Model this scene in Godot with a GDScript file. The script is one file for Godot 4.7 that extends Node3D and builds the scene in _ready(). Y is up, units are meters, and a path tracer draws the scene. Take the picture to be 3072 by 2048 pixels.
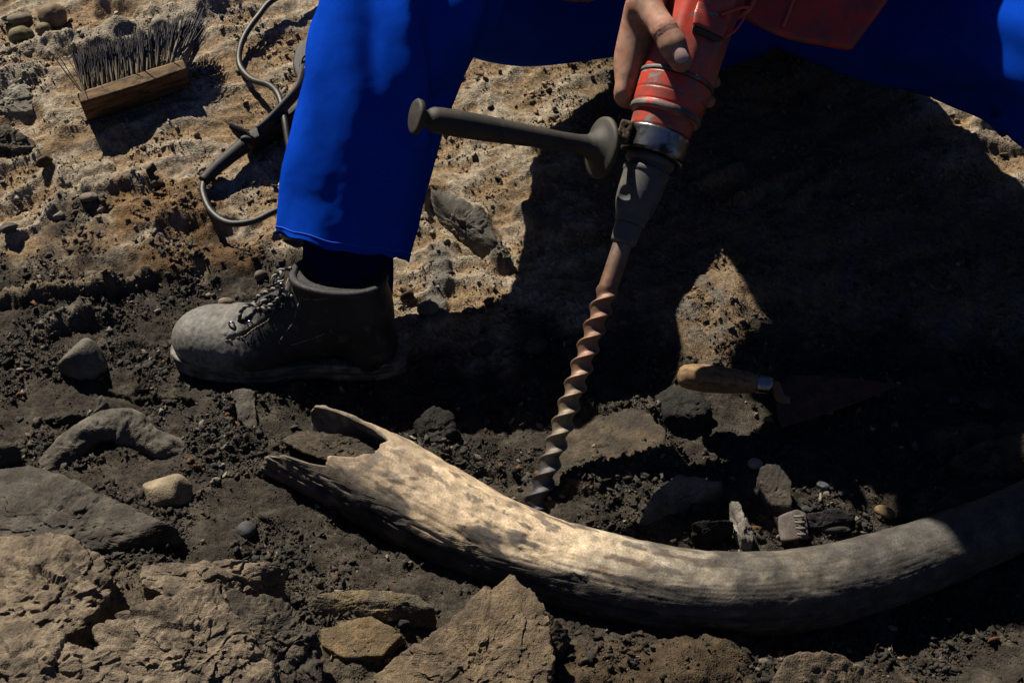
extends Node3D
# An excavation: a worker breaks the ground beside a fossil tusk with a red hammer drill. Units are metres, y is up.

const TAU_ := TAU
var sun_dir := Vector3(-0.385, 0.805, -0.45).normalized()
var names := {}
var mats := {}
var xs := PackedFloat32Array()      # ground grid columns
var zs := PackedFloat32Array()      # ground grid rows
var hs := PackedFloat32Array()      # ground heights
var cs := PackedColorArray()        # ground colours (linear)
var spheres := {}
var warp: FastNoiseLite
var fine: FastNoiseLite

func _ready() -> void:
	# ---- camera
	var cam := Camera3D.new()
	cam.name = "camera"
	cam.fov = 32.0
	cam.near = 0.05
	cam.far = 200.0
	cam.position = Vector3(0, 0.86036, 1.22873)
	cam.rotation_degrees = Vector3(-35, 0, 0)
	add_child(cam)
	# ---- sky: a deep clear blue, low in light against the sun
	var sky_mat := ProceduralSkyMaterial.new()
	sky_mat.sky_top_color = Color(0.14, 0.21, 0.36)
	sky_mat.sky_horizon_color = Color(0.36, 0.43, 0.52)
	sky_mat.sky_curve = 0.18
	sky_mat.ground_bottom_color = Color(0.12, 0.10, 0.08)
	sky_mat.ground_horizon_color = Color(0.30, 0.29, 0.28)
	sky_mat.sky_energy_multiplier = 0.74
	sky_mat.ground_energy_multiplier = 0.3
	var sky := Sky.new()
	sky.sky_material = sky_mat
	var env := Environment.new()
	env.background_mode = Environment.BG_SKY
	env.sky = sky
	env.tonemap_mode = Environment.TONE_MAPPER_LINEAR
	env.tonemap_exposure = 2.0
	env.sdfgi_enabled = true
	env.ssao_enabled = true
	env.ssil_enabled = true
	var we := WorldEnvironment.new()
	we.name = "world_environment"
	we.environment = env
	add_child(we)
	# ---- sun: high, from behind and a little left
	var sun := DirectionalLight3D.new()
	sun.name = "sun"
	sun.light_color = Color(1.0, 0.955, 0.88)
	sun.light_energy = 1.6
	sun.light_angular_distance = 0.53
	sun.shadow_enabled = true
	add_child(sun)
	sun.look_at_from_position(sun_dir * 10.0, Vector3.ZERO)

	warp = noise(91, 9.0, 3)
	fine = noise(92, 60.0, 3)
	make_materials()
	build_ground()
	build_rocks()
	build_stones()
	build_crumbs()
	build_tusk()
	build_trowel()
	build_brush()
	build_extension_lead()
	build_drill()
	build_person()


# ------------------------------------------------------------------ small helpers
func noise(s: int, f: float, octaves: int = 1, kind: int = FastNoiseLite.TYPE_SIMPLEX_SMOOTH, fractal: int = FastNoiseLite.FRACTAL_FBM) -> FastNoiseLite:
	var n := FastNoiseLite.new()
	n.seed = s
	n.noise_type = kind as FastNoiseLite.NoiseType
	n.frequency = f
	n.fractal_type = (fractal if octaves > 1 else FastNoiseLite.FRACTAL_NONE) as FastNoiseLite.FractalType
	n.fractal_octaves = octaves
	return n

func numbered(called: String) -> String:
	var k: int = names.get(called, -1) + 1
	names[called] = k
	return called if k == 0 else "%s_%03d" % [called, k]

func tag(o: Node, label: String, category: String, group: String = "", kind: String = "") -> void:
	if label: o.set_meta("label", label)
	if category: o.set_meta("category", category)
	if group: o.set_meta("group", group)
	if kind: o.set_meta("kind", kind)

func thing(called: String, where: Vector3, label: String, category: String, group: String = "") -> Node3D:
	var o := Node3D.new()
	o.name = numbered(called)
	add_child(o)
	o.position = where
	tag(o, label, category, group)
	return o

func put(called: String, mb: MB, m: Material, parent: Node3D = null) -> MeshInstance3D:
	# geometry in mb is in world metres; it is moved into the parent's own axes (parents are never turned while building)
	var o := MeshInstance3D.new()
	var origin := Vector3.ZERO
	if parent == null:
		o.name = numbered(called)
		add_child(o)
		origin = mb.foot()
		o.position = origin
	else:
		o.name = called
		parent.add_child(o, true)
		var p: Node3D = parent
		while p != self:
			origin += p.position
			p = p.get_parent()
	mb.shift(-origin)
	o.mesh = mb.commit(m)
	return o

func srgb(r: float, g: float, b: float) -> Color:
	return Color(r, g, b).linear_to_srgb()

func smooth(a: float, b: float, x: float) -> float:
	return smoothstep(a, b, x)

# ------------------------------------------------------------------ mesh builder: triangles counter-clockwise seen from outside
class MB:
	var v := PackedVector3Array()
	var col := PackedColorArray()
	var idx := PackedInt32Array()
	func tri(a: int, b: int, c: int) -> void:
		idx.append(a); idx.append(c); idx.append(b)
	func quad(a: int, b: int, c: int, d: int) -> void:
		tri(a, b, c); tri(a, c, d)
	func add(p: Vector3) -> int:
		v.append(p)
		return v.size() - 1
	func shift(o: Vector3) -> void:
		for i in v.size(): v[i] += o
	func foot() -> Vector3:
		var lo := Vector3.INF
		var hi := -Vector3.INF
		for p in v:
			lo = lo.min(p); hi = hi.max(p)
		return Vector3((lo.x + hi.x) / 2.0, lo.y, (lo.z + hi.z) / 2.0)
	func flat(c: Color, from: int = 0) -> void:
		col.resize(v.size())
		for i in range(from, v.size()): col[i] = c
	func normals() -> PackedVector3Array:
		var n := PackedVector3Array()
		n.resize(v.size())
		for t in range(0, idx.size(), 3):
			var a := idx[t]; var b := idx[t + 1]; var c := idx[t + 2]
			var f := (v[c] - v[a]).cross(v[b] - v[a])
			n[a] += f; n[b] += f; n[c] += f
		for i in n.size(): n[i] = n[i].normalized()
		return n
	func commit(m: Material) -> ArrayMesh:
		var arrays := []
		arrays.resize(Mesh.ARRAY_MAX)
		arrays[Mesh.ARRAY_VERTEX] = v
		arrays[Mesh.ARRAY_NORMAL] = normals()
		if col.size() == v.size(): arrays[Mesh.ARRAY_COLOR] = col
		arrays[Mesh.ARRAY_INDEX] = idx
		var mesh := ArrayMesh.new()
		mesh.add_surface_from_arrays(Mesh.PRIMITIVE_TRIANGLES, arrays)
		mesh.surface_set_material(0, m)
		return mesh

# ------------------------------------------------------------------ signed distance field on a grid, meshed as surface nets
class Field:
	var lo: Vector3
	var c: float
	var nx: int
	var ny: int
	var nz: int
	var f := PackedFloat32Array()
	func _init(a: Vector3, b: Vector3, cell: float) -> void:
		lo = a; c = cell
		nx = int((b.x - a.x) / cell) + 2; ny = int((b.y - a.y) / cell) + 2; nz = int((b.z - a.z) / cell) + 2
		f.resize(nx * ny * nz)
		f.fill(1.0)
	func span(a: Vector3, b: Vector3) -> Array:
		var i0 := Vector3i(((a - lo) / c).floor()).clamp(Vector3i.ZERO, Vector3i(nx - 1, ny - 1, nz - 1))
		var i1 := Vector3i(((b - lo) / c).ceil()).clamp(Vector3i.ZERO, Vector3i(nx - 1, ny - 1, nz - 1))
		return [i0, i1]
	func cap(a: Vector3, b: Vector3, ra: float, rb: float, k: float = 0.01, flatten: Vector3 = Vector3.ONE) -> void:
		var m := maxf(ra, rb) * maxf(1.0, maxf(1.0 / flatten.x, maxf(1.0 / flatten.y, 1.0 / flatten.z))) + k + c * 2.0
		var s := span(a.min(b) - Vector3(m, m, m), a.max(b) + Vector3(m, m, m))
		var i0: Vector3i = s[0]
		var i1: Vector3i = s[1]
		var ab := (b - a) * flatten
		var l2 := maxf(ab.length_squared(), 1e-9)
		for z in range(i0.z, i1.z + 1):
			for y in range(i0.y, i1.y + 1):
				var at := (z * ny + y) * nx
				for x in range(i0.x, i1.x + 1):
					var p := (lo + Vector3(x, y, z) * c - a) * flatten
					var t := clampf(p.dot(ab) / l2, 0.0, 1.0)
					var d := (p - ab * t).length() - lerpf(ra, rb, t)
					var e := f[at + x]
					var h := maxf(k - absf(d - e), 0.0) / k
					f[at + x] = minf(d, e) - h * h * k * 0.25
	func ell(o: Vector3, r: Vector3, k: float = 0.01, basis: Basis = Basis.IDENTITY, carve: bool = false) -> void:
		var m := maxf(r.x, maxf(r.y, r.z)) + k + c * 2.0
		var s := span(o - Vector3(m, m, m), o + Vector3(m, m, m))
		var i0: Vector3i = s[0]
		var i1: Vector3i = s[1]
		var inv := basis.inverse()
		for z in range(i0.z, i1.z + 1):
			for y in range(i0.y, i1.y + 1):
				var at := (z * ny + y) * nx
				for x in range(i0.x, i1.x + 1):
					var q := inv * (lo + Vector3(x, y, z) * c - o)
					var g := (q / r).length()
					var d := g * (g - 1.0) / maxf((q / (r * r)).length(), 1e-6)
					var e := f[at + x]
					if carve: f[at + x] = maxf(e, -d)
					else:
						var h := maxf(k - absf(d - e), 0.0) / k
						f[at + x] = minf(d, e) - h * h * k * 0.25
	func value(p: Vector3) -> float:
		var q := Vector3i(((p - lo) / c).round()).clamp(Vector3i.ZERO, Vector3i(nx - 1, ny - 1, nz - 1))
		return f[(q.z * ny + q.y) * nx + q.x]
	func hit(from: Vector3, dir: Vector3, far: float) -> Vector3:
		var t := 0.0
		while t < far:
			if value(from + dir * t) < 0.0: break
			t += c * 0.25
		return from + dir * t
	func net(mb: MB) -> void:
		var ids := PackedInt32Array()
		ids.resize(nx * ny * nz)
		ids.fill(-1)
		var sx := 1
		var sy := nx
		var sz := nx * ny
		for z in nz - 1:
			for y in ny - 1:
				var at := (z * ny + y) * nx
				for x in nx - 1:
					var i := at + x
					var v0 := f[i]; var v1 := f[i + sx]; var v2 := f[i + sy]; var v3 := f[i + sx + sy]
					var v4 := f[i + sz]; var v5 := f[i + sz + sx]; var v6 := f[i + sz + sy]; var v7 := f[i + sz + sx + sy]
					var neg := int(v0 < 0) + int(v1 < 0) + int(v2 < 0) + int(v3 < 0) + int(v4 < 0) + int(v5 < 0) + int(v6 < 0) + int(v7 < 0)
					if neg == 0 or neg == 8: continue
					var sum := Vector3.ZERO
					var n := 0
					if (v0 < 0) != (v1 < 0): sum += Vector3(v0 / (v0 - v1), 0, 0); n += 1
					if (v2 < 0) != (v3 < 0): sum += Vector3(v2 / (v2 - v3), 1, 0); n += 1
					if (v4 < 0) != (v5 < 0): sum += Vector3(v4 / (v4 - v5), 0, 1); n += 1
					if (v6 < 0) != (v7 < 0): sum += Vector3(v6 / (v6 - v7), 1, 1); n += 1
					if (v0 < 0) != (v2 < 0): sum += Vector3(0, v0 / (v0 - v2), 0); n += 1
					if (v1 < 0) != (v3 < 0): sum += Vector3(1, v1 / (v1 - v3), 0); n += 1
					if (v4 < 0) != (v6 < 0): sum += Vector3(0, v4 / (v4 - v6), 1); n += 1
					if (v5 < 0) != (v7 < 0): sum += Vector3(1, v5 / (v5 - v7), 1); n += 1
					if (v0 < 0) != (v4 < 0): sum += Vector3(0, 0, v0 / (v0 - v4)); n += 1
					if (v1 < 0) != (v5 < 0): sum += Vector3(1, 0, v1 / (v1 - v5)); n += 1
					if (v2 < 0) != (v6 < 0): sum += Vector3(0, 1, v2 / (v2 - v6)); n += 1
					if (v3 < 0) != (v7 < 0): sum += Vector3(1, 1, v3 / (v3 - v7)); n += 1
					ids[i] = mb.add(lo + (Vector3(x, y, z) + sum / n) * c)
		for z in range(1, nz - 1):
			for y in range(1, ny - 1):
				var at := (z * ny + y) * nx
				for x in range(1, nx - 1):
					var i := at + x
					if ids[i] < 0: continue
					var s := f[i] < 0.0
					if s != (f[i + sx] < 0.0): face(mb, ids[i - sy - sz], ids[i - sz], ids[i], ids[i - sy], s)
					if s != (f[i + sy] < 0.0): face(mb, ids[i - sx - sz], ids[i - sx], ids[i], ids[i - sz], s)
					if s != (f[i + sz] < 0.0): face(mb, ids[i - sx - sy], ids[i - sy], ids[i], ids[i - sx], s)
	func face(mb: MB, a: int, b: int, d: int, e: int, out: bool) -> void:
		if a < 0 or b < 0 or d < 0 or e < 0: return
		if out: mb.quad(a, b, d, e)
		else: mb.quad(e, d, b, a)

# ------------------------------------------------------------------ curves, tubes and lathed shapes
func spline(p: PackedVector3Array, per: int) -> PackedVector3Array:
	var out := PackedVector3Array()
	for i in p.size() - 1:
		var a := p[maxi(i - 1, 0)]; var b := p[i]; var c := p[i + 1]; var d := p[mini(i + 2, p.size() - 1)]
		for k in per:
			out.append(b.cubic_interpolate(c, a, d, float(k) / per))
	out.append(p[p.size() - 1])
	return out

func spread(r: PackedFloat32Array, n: int) -> PackedFloat32Array:
	# values at even steps, smoothly filled in to n of them
	var out := PackedFloat32Array()
	for i in n:
		var t := float(i) / (n - 1) * (r.size() - 1)
		var k := mini(int(t), r.size() - 2)
		out.append(cubic_interpolate(r[k], r[k + 1], r[maxi(k - 1, 0)], r[mini(k + 2, r.size() - 1)], t - k))
	return out

func frames(p: PackedVector3Array, first: Vector3) -> Array:
	# [u, w] of each point: across the curve, carried along without twist
	var us := PackedVector3Array()
	var ws := PackedVector3Array()
	var u := first
	for i in p.size():
		var t := (p[mini(i + 1, p.size() - 1)] - p[maxi(i - 1, 0)]).normalized()
		u = (u - t * u.dot(t)).normalized()
		us.append(u)
		ws.append(t.cross(u))
	return [us, ws]

func tube(mb: MB, p: PackedVector3Array, r: PackedFloat32Array, n: int, first: Vector3 = Vector3(0.31, 0.87, 0.21), caps: bool = true, squash: float = 1.0) -> void:
	var fr := frames(p, first)
	var base := mb.v.size()
	for i in p.size():
		var rad := r[mini(i, r.size() - 1)]
		for k in n:
			var a := TAU_ * k / n
			mb.add(p[i] + (fr[0][i] * cos(a) + fr[1][i] * sin(a) * squash) * rad)
	for i in p.size() - 1:
		for k in n:
			var k2 := (k + 1) % n
			mb.quad(base + i * n + k, base + i * n + k2, base + (i + 1) * n + k2, base + (i + 1) * n + k)
	if caps:
		var a := mb.add(p[0])
		var b := mb.add(p[p.size() - 1])
		var last := base + (p.size() - 1) * n
		for k in n:
			mb.tri(a, base + (k + 1) % n, base + k)
			mb.tri(b, last + k, last + (k + 1) % n)

func lathe(mb: MB, o: Vector3, axis: Vector3, side: Vector3, profile: Array, n: int, step: float = 0.004, sides: int = 0) -> void:
	# profile: Vector2(along, radius); long runs are cut into steps so that colours can vary along them
	axis = axis.normalized()
	var u := (side - axis * side.dot(axis)).normalized()
	var w := axis.cross(u)
	var pr: Array[Vector2] = []
	for i in profile.size():
		var a: Vector2 = profile[i]
		pr.append(a)
		if i < profile.size() - 1:
			var b: Vector2 = profile[i + 1]
			var m := int(a.distance_to(b) / step)
			for k in range(1, m): pr.append(a.lerp(b, float(k) / m))
	var base := mb.v.size()
	for q in pr:
		for k in n:
			var a := TAU_ * k / n
			var r := q.y
			if sides > 0:
				var s := TAU_ / sides
				var off := fposmod(a, s) - s / 2.0
				r *= minf(cos(s / 2.0) / cos(off) * 1.02, 1.0)
			mb.add(o + axis * q.x + (u * cos(a) + w * sin(a)) * r)
	for i in pr.size() - 1:
		for k in n:
			var k2 := (k + 1) % n
			mb.quad(base + i * n + k, base + i * n + k2, base + (i + 1) * n + k2, base + (i + 1) * n + k)
	var c0 := mb.add(o + axis * pr[0].x)
	var c1 := mb.add(o + axis * pr[pr.size() - 1].x)
	var last := base + (pr.size() - 1) * n
	for k in n:
		mb.tri(c0, base + (k + 1) % n, base + k)
		mb.tri(c1, last + k, last + (k + 1) % n)

func ball(n: int) -> Array:
	# a cube sphere of n x n faces a side: [directions, corners]
	if spheres.has(n): return spheres[n]
	var dirs := PackedVector3Array()
	var corners := PackedInt32Array()
	var known := {}
	for face in 6:
		var w := Vector3.ZERO
		w[face % 3] = 1.0 if face < 3 else -1.0
		var u := Vector3(w.y, w.z, w.x)
		var t := w.cross(u)
		var ids := PackedInt32Array()
		for j in n + 1:
			for i in n + 1:
				var d := (w + u * tan((2.0 * i / n - 1.0) * PI / 4) + t * tan((2.0 * j / n - 1.0) * PI / 4)).normalized()
				var key := Vector3i((d * 20000.0).round())
				if not known.has(key):
					known[key] = dirs.size()
					dirs.append(d)
				ids.append(known[key])
		for j in n:
			for i in n:
				var a := ids[j * (n + 1) + i]; var b := ids[j * (n + 1) + i + 1]; var c := ids[(j + 1) * (n + 1) + i + 1]; var d := ids[(j + 1) * (n + 1) + i]
				corners.append_array([a, b, c, a, c, d])
	spheres[n] = [dirs, corners]
	return spheres[n]

func planes_of(p: PackedVector3Array, o: Vector3) -> Array[Vector4]:
	# the faces of the convex hull of p as (outward normal, distance from o)
	var out: Array[Vector4] = []
	var n := p.size()
	for i in n:
		for j in range(i + 1, n):
			for k in range(j + 1, n):
				var nn := (p[j] - p[i]).cross(p[k] - p[i])
				if nn.length() < 1e-9: continue
				nn = nn.normalized()
				var d := nn.dot(p[i] - o)
				if d < 0: nn = -nn; d = -d
				var ok := true
				for q in p:
					if nn.dot(q - o) > d + 2e-5: ok = false; break
				if not ok: continue
				for e in out:
					if Vector3(e.x, e.y, e.z).dot(nn) > 0.9995: ok = false; break
				if ok: out.append(Vector4(nn.x, nn.y, nn.z, maxf(d, 1e-4)))
	return out

func hull(mb: MB, p: PackedVector3Array, n: int, sharp: float, rough: float, freq: float, s: int, strata: float = 0.0) -> void:
	# a broken stone: the convex hull of p with worn edges (sharp: 8 soft ... 60 crisp) and a rough skin of so many metres
	var o := Vector3.ZERO
	var lo := Vector3.INF
	var hi := -Vector3.INF
	for q in p:
		o += q / p.size(); lo = lo.min(q); hi = hi.max(q)
	var pl := planes_of(p, o)
	var ext := (hi - lo).max(Vector3(0.004, 0.004, 0.004))
	var sp := ball(n)
	var n1 := noise(s, freq, 5)
	var n2 := noise(s + 7, freq * 0.7, 3, FastNoiseLite.TYPE_SIMPLEX_SMOOTH, FastNoiseLite.FRACTAL_RIDGED)
	var n3 := noise(s + 9, 5.0, 3)
	var c1 := noise(s + 10, freq * 0.42, 1, FastNoiseLite.TYPE_CELLULAR)
	c1.cellular_return_type = FastNoiseLite.RETURN_CELL_VALUE
	var c2 := noise(s + 11, freq * 1.1, 1, FastNoiseLite.TYPE_CELLULAR)
	c2.cellular_return_type = FastNoiseLite.RETURN_CELL_VALUE
	var chips := 1.0 if sharp > 20.0 and rough > 0.001 else 0.0
	var base := mb.v.size()
	for d0: Vector3 in sp[0]:
		var d := (d0 * ext).normalized()
		var sum := 0.0
		for e in pl:
			var c := d.x * e.x + d.y * e.y + d.z * e.z
			if c > 0.0: sum += pow(c / e.w, sharp)
		var q := o + d * pow(sum, -1.0 / sharp)
		var bump := n1.get_noise_3dv(q) - smoothstep(0.62, 0.9, n2.get_noise_3dv(q)) * 1.0
		if chips > 0.0:
			var qw := q + Vector3(1, 0.6, 0.8) * n1.get_noise_3dv(q * 0.5) * 0.006
			bump += c1.get_noise_3d(qw.x, qw.y * 1.8, qw.z) * 1.1 + c2.get_noise_3d(qw.x, qw.y * 1.8, qw.z) * 0.55
		if strata > 0.0:
			var lay := q.y * 0.9 + q.x * 0.3 - q.z * 0.25
			bump += n3.get_noise_2d(lay * 26.0 + n1.get_noise_3dv(q * 0.5) * 0.25, q.x * 2.5 + q.z * 2.0) * strata * 1.5
		mb.add(q + d * bump * rough)
	for i: int in range(0, sp[1].size(), 3):
		mb.tri(base + sp[1][i], base + sp[1][i + 1], base + sp[1][i + 2])

func box_points(o: Vector3, x: Vector3, y: Vector3, z: Vector3) -> PackedVector3Array:
	# half axes
	var p := PackedVector3Array()
	for i in 8: p.append(o + x * (1 if i & 1 else -1) + y * (1 if i & 2 else -1) + z * (1 if i & 4 else -1))
	return p

# ------------------------------------------------------------------ materials
func grain_image(s: int, size: int, layers: Array) -> Image:
	# sums seamless noise layers [frequency, octaves, kind, weight] to a grey picture
	var sum := PackedFloat32Array()
	sum.resize(size * size)
	for l in layers:
		var im := noise(s, l[0], l[1], l[2]).get_seamless_image(size, size)
		im.convert(Image.FORMAT_L8)
		var d := im.get_data()
		for i in d.size(): sum[i] += (d[i] / 255.0 - 0.5) * l[3]
		s += 1
	var out := PackedByteArray()
	out.resize(size * size)
	for i in sum.size(): out[i] = int(clampf(0.5 + sum[i], 0.0, 1.0) * 255.0)
	return Image.create_from_data(size, size, false, Image.FORMAT_L8, out)

func toned(im: Image, low: Color, high: Color) -> ImageTexture:
	var d := im.get_data()
	var out := PackedByteArray()
	out.resize(d.size() * 3)
	for i in d.size():
		var t := d[i] / 255.0
		out[i * 3] = int(lerpf(low.r, high.r, t) * 255.0)
		out[i * 3 + 1] = int(lerpf(low.g, high.g, t) * 255.0)
		out[i * 3 + 2] = int(lerpf(low.b, high.b, t) * 255.0)
	var t := Image.create_from_data(im.get_width(), im.get_height(), false, Image.FORMAT_RGB8, out)
	t.generate_mipmaps()
	return ImageTexture.create_from_image(t)

func stuff_mat(called: String, color: Color, rough: float, tile: float, albedo: Texture2D, relief: Texture2D, depth: float, vertex: bool = true, spec: float = 0.35) -> StandardMaterial3D:
	var m := StandardMaterial3D.new()
	m.resource_name = called
	m.albedo_color = color
	m.roughness = rough
	m.metallic_specular = spec
	m.vertex_color_use_as_albedo = vertex
	m.vertex_color_is_srgb = vertex
	m.uv1_triplanar = true
	m.uv1_world_triplanar = false
	m.uv1_scale = Vector3.ONE / tile
	if albedo: m.albedo_texture = albedo
	if relief:
		m.heightmap_enabled = true
		m.heightmap_texture = relief
		m.heightmap_scale = depth * 100.0
	mats[called] = m
	return m

func make_materials() -> void:
	var SS := FastNoiseLite.TYPE_SIMPLEX_SMOOTH
	var CE := FastNoiseLite.TYPE_CELLULAR
	var g1 := grain_image(3, 512, [[0.012, 4, SS, 0.5], [0.09, 3, SS, 0.65], [0.3, 2, SS, 0.5]])
	var g2 := grain_image(13, 512, [[0.06, 3, CE, 0.6], [0.2, 3, SS, 0.7], [0.02, 3, SS, 0.5]])
	var g3 := grain_image(23, 512, [[0.25, 3, SS, 1.0], [0.03, 3, SS, 0.3]])
	var grain := toned(g1, Color(0.52, 0.52, 0.53), Color(1.0, 0.99, 0.97))
	var soft := toned(g3, Color(0.80, 0.80, 0.80), Color(1, 1, 1))
	var rel1 := ImageTexture.create_from_image(g2)
	var rel3 := ImageTexture.create_from_image(g3)
	stuff_mat("soil", Color.WHITE, 0.95, 0.21, grain, rel1, 0.0028, true, 0.2)
	stuff_mat("rock", Color.WHITE, 0.9, 0.17, grain, rel1, 0.0016, true, 0.25)
	stuff_mat("pebble", Color.WHITE, 0.75, 0.12, grain, rel3, 0.0006, true, 0.35)
	stuff_mat("ivory", Color.WHITE, 0.72, 0.16, grain, rel1, 0.0006, true, 0.35)
	stuff_mat("cloth", Color.WHITE, 0.95, 0.03, soft, rel3, 0.0006, true, 0.04)
	stuff_mat("leather", Color.WHITE, 0.42, 0.035, soft, rel1, 0.0006, true, 0.4)
	stuff_mat("rubber", Color.WHITE, 0.62, 0.05, soft, rel3, 0.0003, true, 0.4)
	stuff_mat("cable", Color.WHITE, 0.5, 0.05, soft, rel3, 0.0002, true, 0.45)
	stuff_mat("paint", Color.WHITE, 0.34, 0.06, soft, rel3, 0.00025, true, 0.5)
	stuff_mat("skin", Color.WHITE, 0.55, 0.02, soft, rel1, 0.0004, true, 0.4)
	stuff_mat("wood", Color.WHITE, 0.7, 0.08, grain, rel3, 0.0005, true, 0.35)
	stuff_mat("bristle", Color.WHITE, 0.7, 0.05, null, null, 0.0, true, 0.3)
	stuff_mat("lace", Color.WHITE, 0.85, 0.02, soft, rel3, 0.0002, true, 0.25)
	stuff_mat("steel", Color.WHITE, 0.55, 0.06, grain, rel3, 0.0003, true, 0.5)
	mats.steel.metallic = 0.45
	stuff_mat("chrome", Color.WHITE, 0.27, 0.05, grain, rel3, 0.00012, true, 0.5)
	mats.chrome.metallic = 1.0
	stuff_mat("rust", Color.WHITE, 0.8, 0.07, grain, rel1, 0.0006, true, 0.3)
	stuff_mat("hair", Color.WHITE, 0.7, 0.02, soft, rel3, 0.001, true, 0.3)

# ------------------------------------------------------------------ the ground
const TAN := Color(0.305, 0.222, 0.14)
const PALE := Color(0.42, 0.375, 0.30)
const DARK := Color(0.050, 0.045, 0.039)
const BROWN := Color(0.215, 0.160, 0.105)  # tan darkened to stand in for shade on the right
const RUST := Color(0.20, 0.115, 0.05)
const GREY := Color(0.155, 0.15, 0.138)

func base_height(x: float, z: float) -> float:
	var y := 0.19 * (-z + sqrt(z * z + 0.03)) - 0.0329
	if z < -2.5: y -= (-z - 2.5) * 0.3
	y += 0.02 * exp(-((x - 0.13) * (x - 0.13) + (z - 0.215) * (z - 0.215)) / 0.0081)
	y -= 0.05 * exp(-((x - 0.40) * (x - 0.40) + (z - 0.44) * (z - 0.44)) / 0.0225)
	y += 0.05 * exp(-((x + 0.38) * (x + 0.38) + (z - 0.52) * (z - 0.52)) / 0.0484)
	return y

func axis_steps(a: float, b: float, step: float, far: float) -> PackedFloat32Array:
	var out := PackedFloat32Array()
	var before: Array[float] = []
	var d := step
	var p := a
	while p > -far:
		d *= 1.06
		p -= d
		before.push_front(p)
	for q in before: out.append(q)
	var n := int((b - a) / step)
	for i in n + 1: out.append(a + i * step)
	d = step
	p = a + n * step
	while p < far:
		d *= 1.06
		p += d
		out.append(p)
	return out

func find(a: PackedFloat32Array, v: float) -> int:
	return clampi(a.bsearch(v) - 1, 0, a.size() - 2)

func ground_y(x: float, z: float) -> float:
	var i := find(xs, x)
	var j := find(zs, z)
	var u := clampf((x - xs[i]) / (xs[i + 1] - xs[i]), 0, 1)
	var w := clampf((z - zs[j]) / (zs[j + 1] - zs[j]), 0, 1)
	var n := xs.size()
	return lerpf(lerpf(hs[j * n + i], hs[j * n + i + 1], u), lerpf(hs[(j + 1) * n + i], hs[(j + 1) * n + i + 1], u), w)

func ground_color(x: float, z: float) -> Color:
	return cs[find(zs, z) * xs.size() + find(xs, x)]

func sculpt(a: Vector2, b: Vector2, width: float, height: float, color: Color, share: float, ragged: float = 0.35, flat_top: float = 0.3) -> void:
	# raises (or cuts) a ridge along a line with a ragged outline, and colours it
	var m := width * 1.6
	var n := xs.size()
	var i0 := find(xs, minf(a.x, b.x) - m); var i1 := find(xs, maxf(a.x, b.x) + m)
	var j0 := find(zs, minf(a.y, b.y) - m); var j1 := find(zs, maxf(a.y, b.y) + m)
	var ab := b - a
	var l2 := maxf(ab.length_squared(), 1e-8)
	var wn := noise(int(a.x * 1000) + 5000, 0.9 / width, 4)
	for j in range(j0, j1 + 1):
		for i in range(i0, i1 + 1):
			var p := Vector2(xs[i], zs[j])
			var t := clampf((p - a).dot(ab) / l2, 0, 1)
			var d := (p - a - ab * t).length() / width + wn.get_noise_2dv(p) * ragged
			if d >= 1.0: continue
			var w := 1.0 - smoothstep(flat_top, 1.0, d)
			hs[j * n + i] += height * w
			if share > 0.0:
				cs[j * n + i] = cs[j * n + i].lerp(color * (0.85 + 0.4 * wn.get_noise_2dv(p * 3.0)), minf(1.0, share * w * 1.3))

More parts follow.
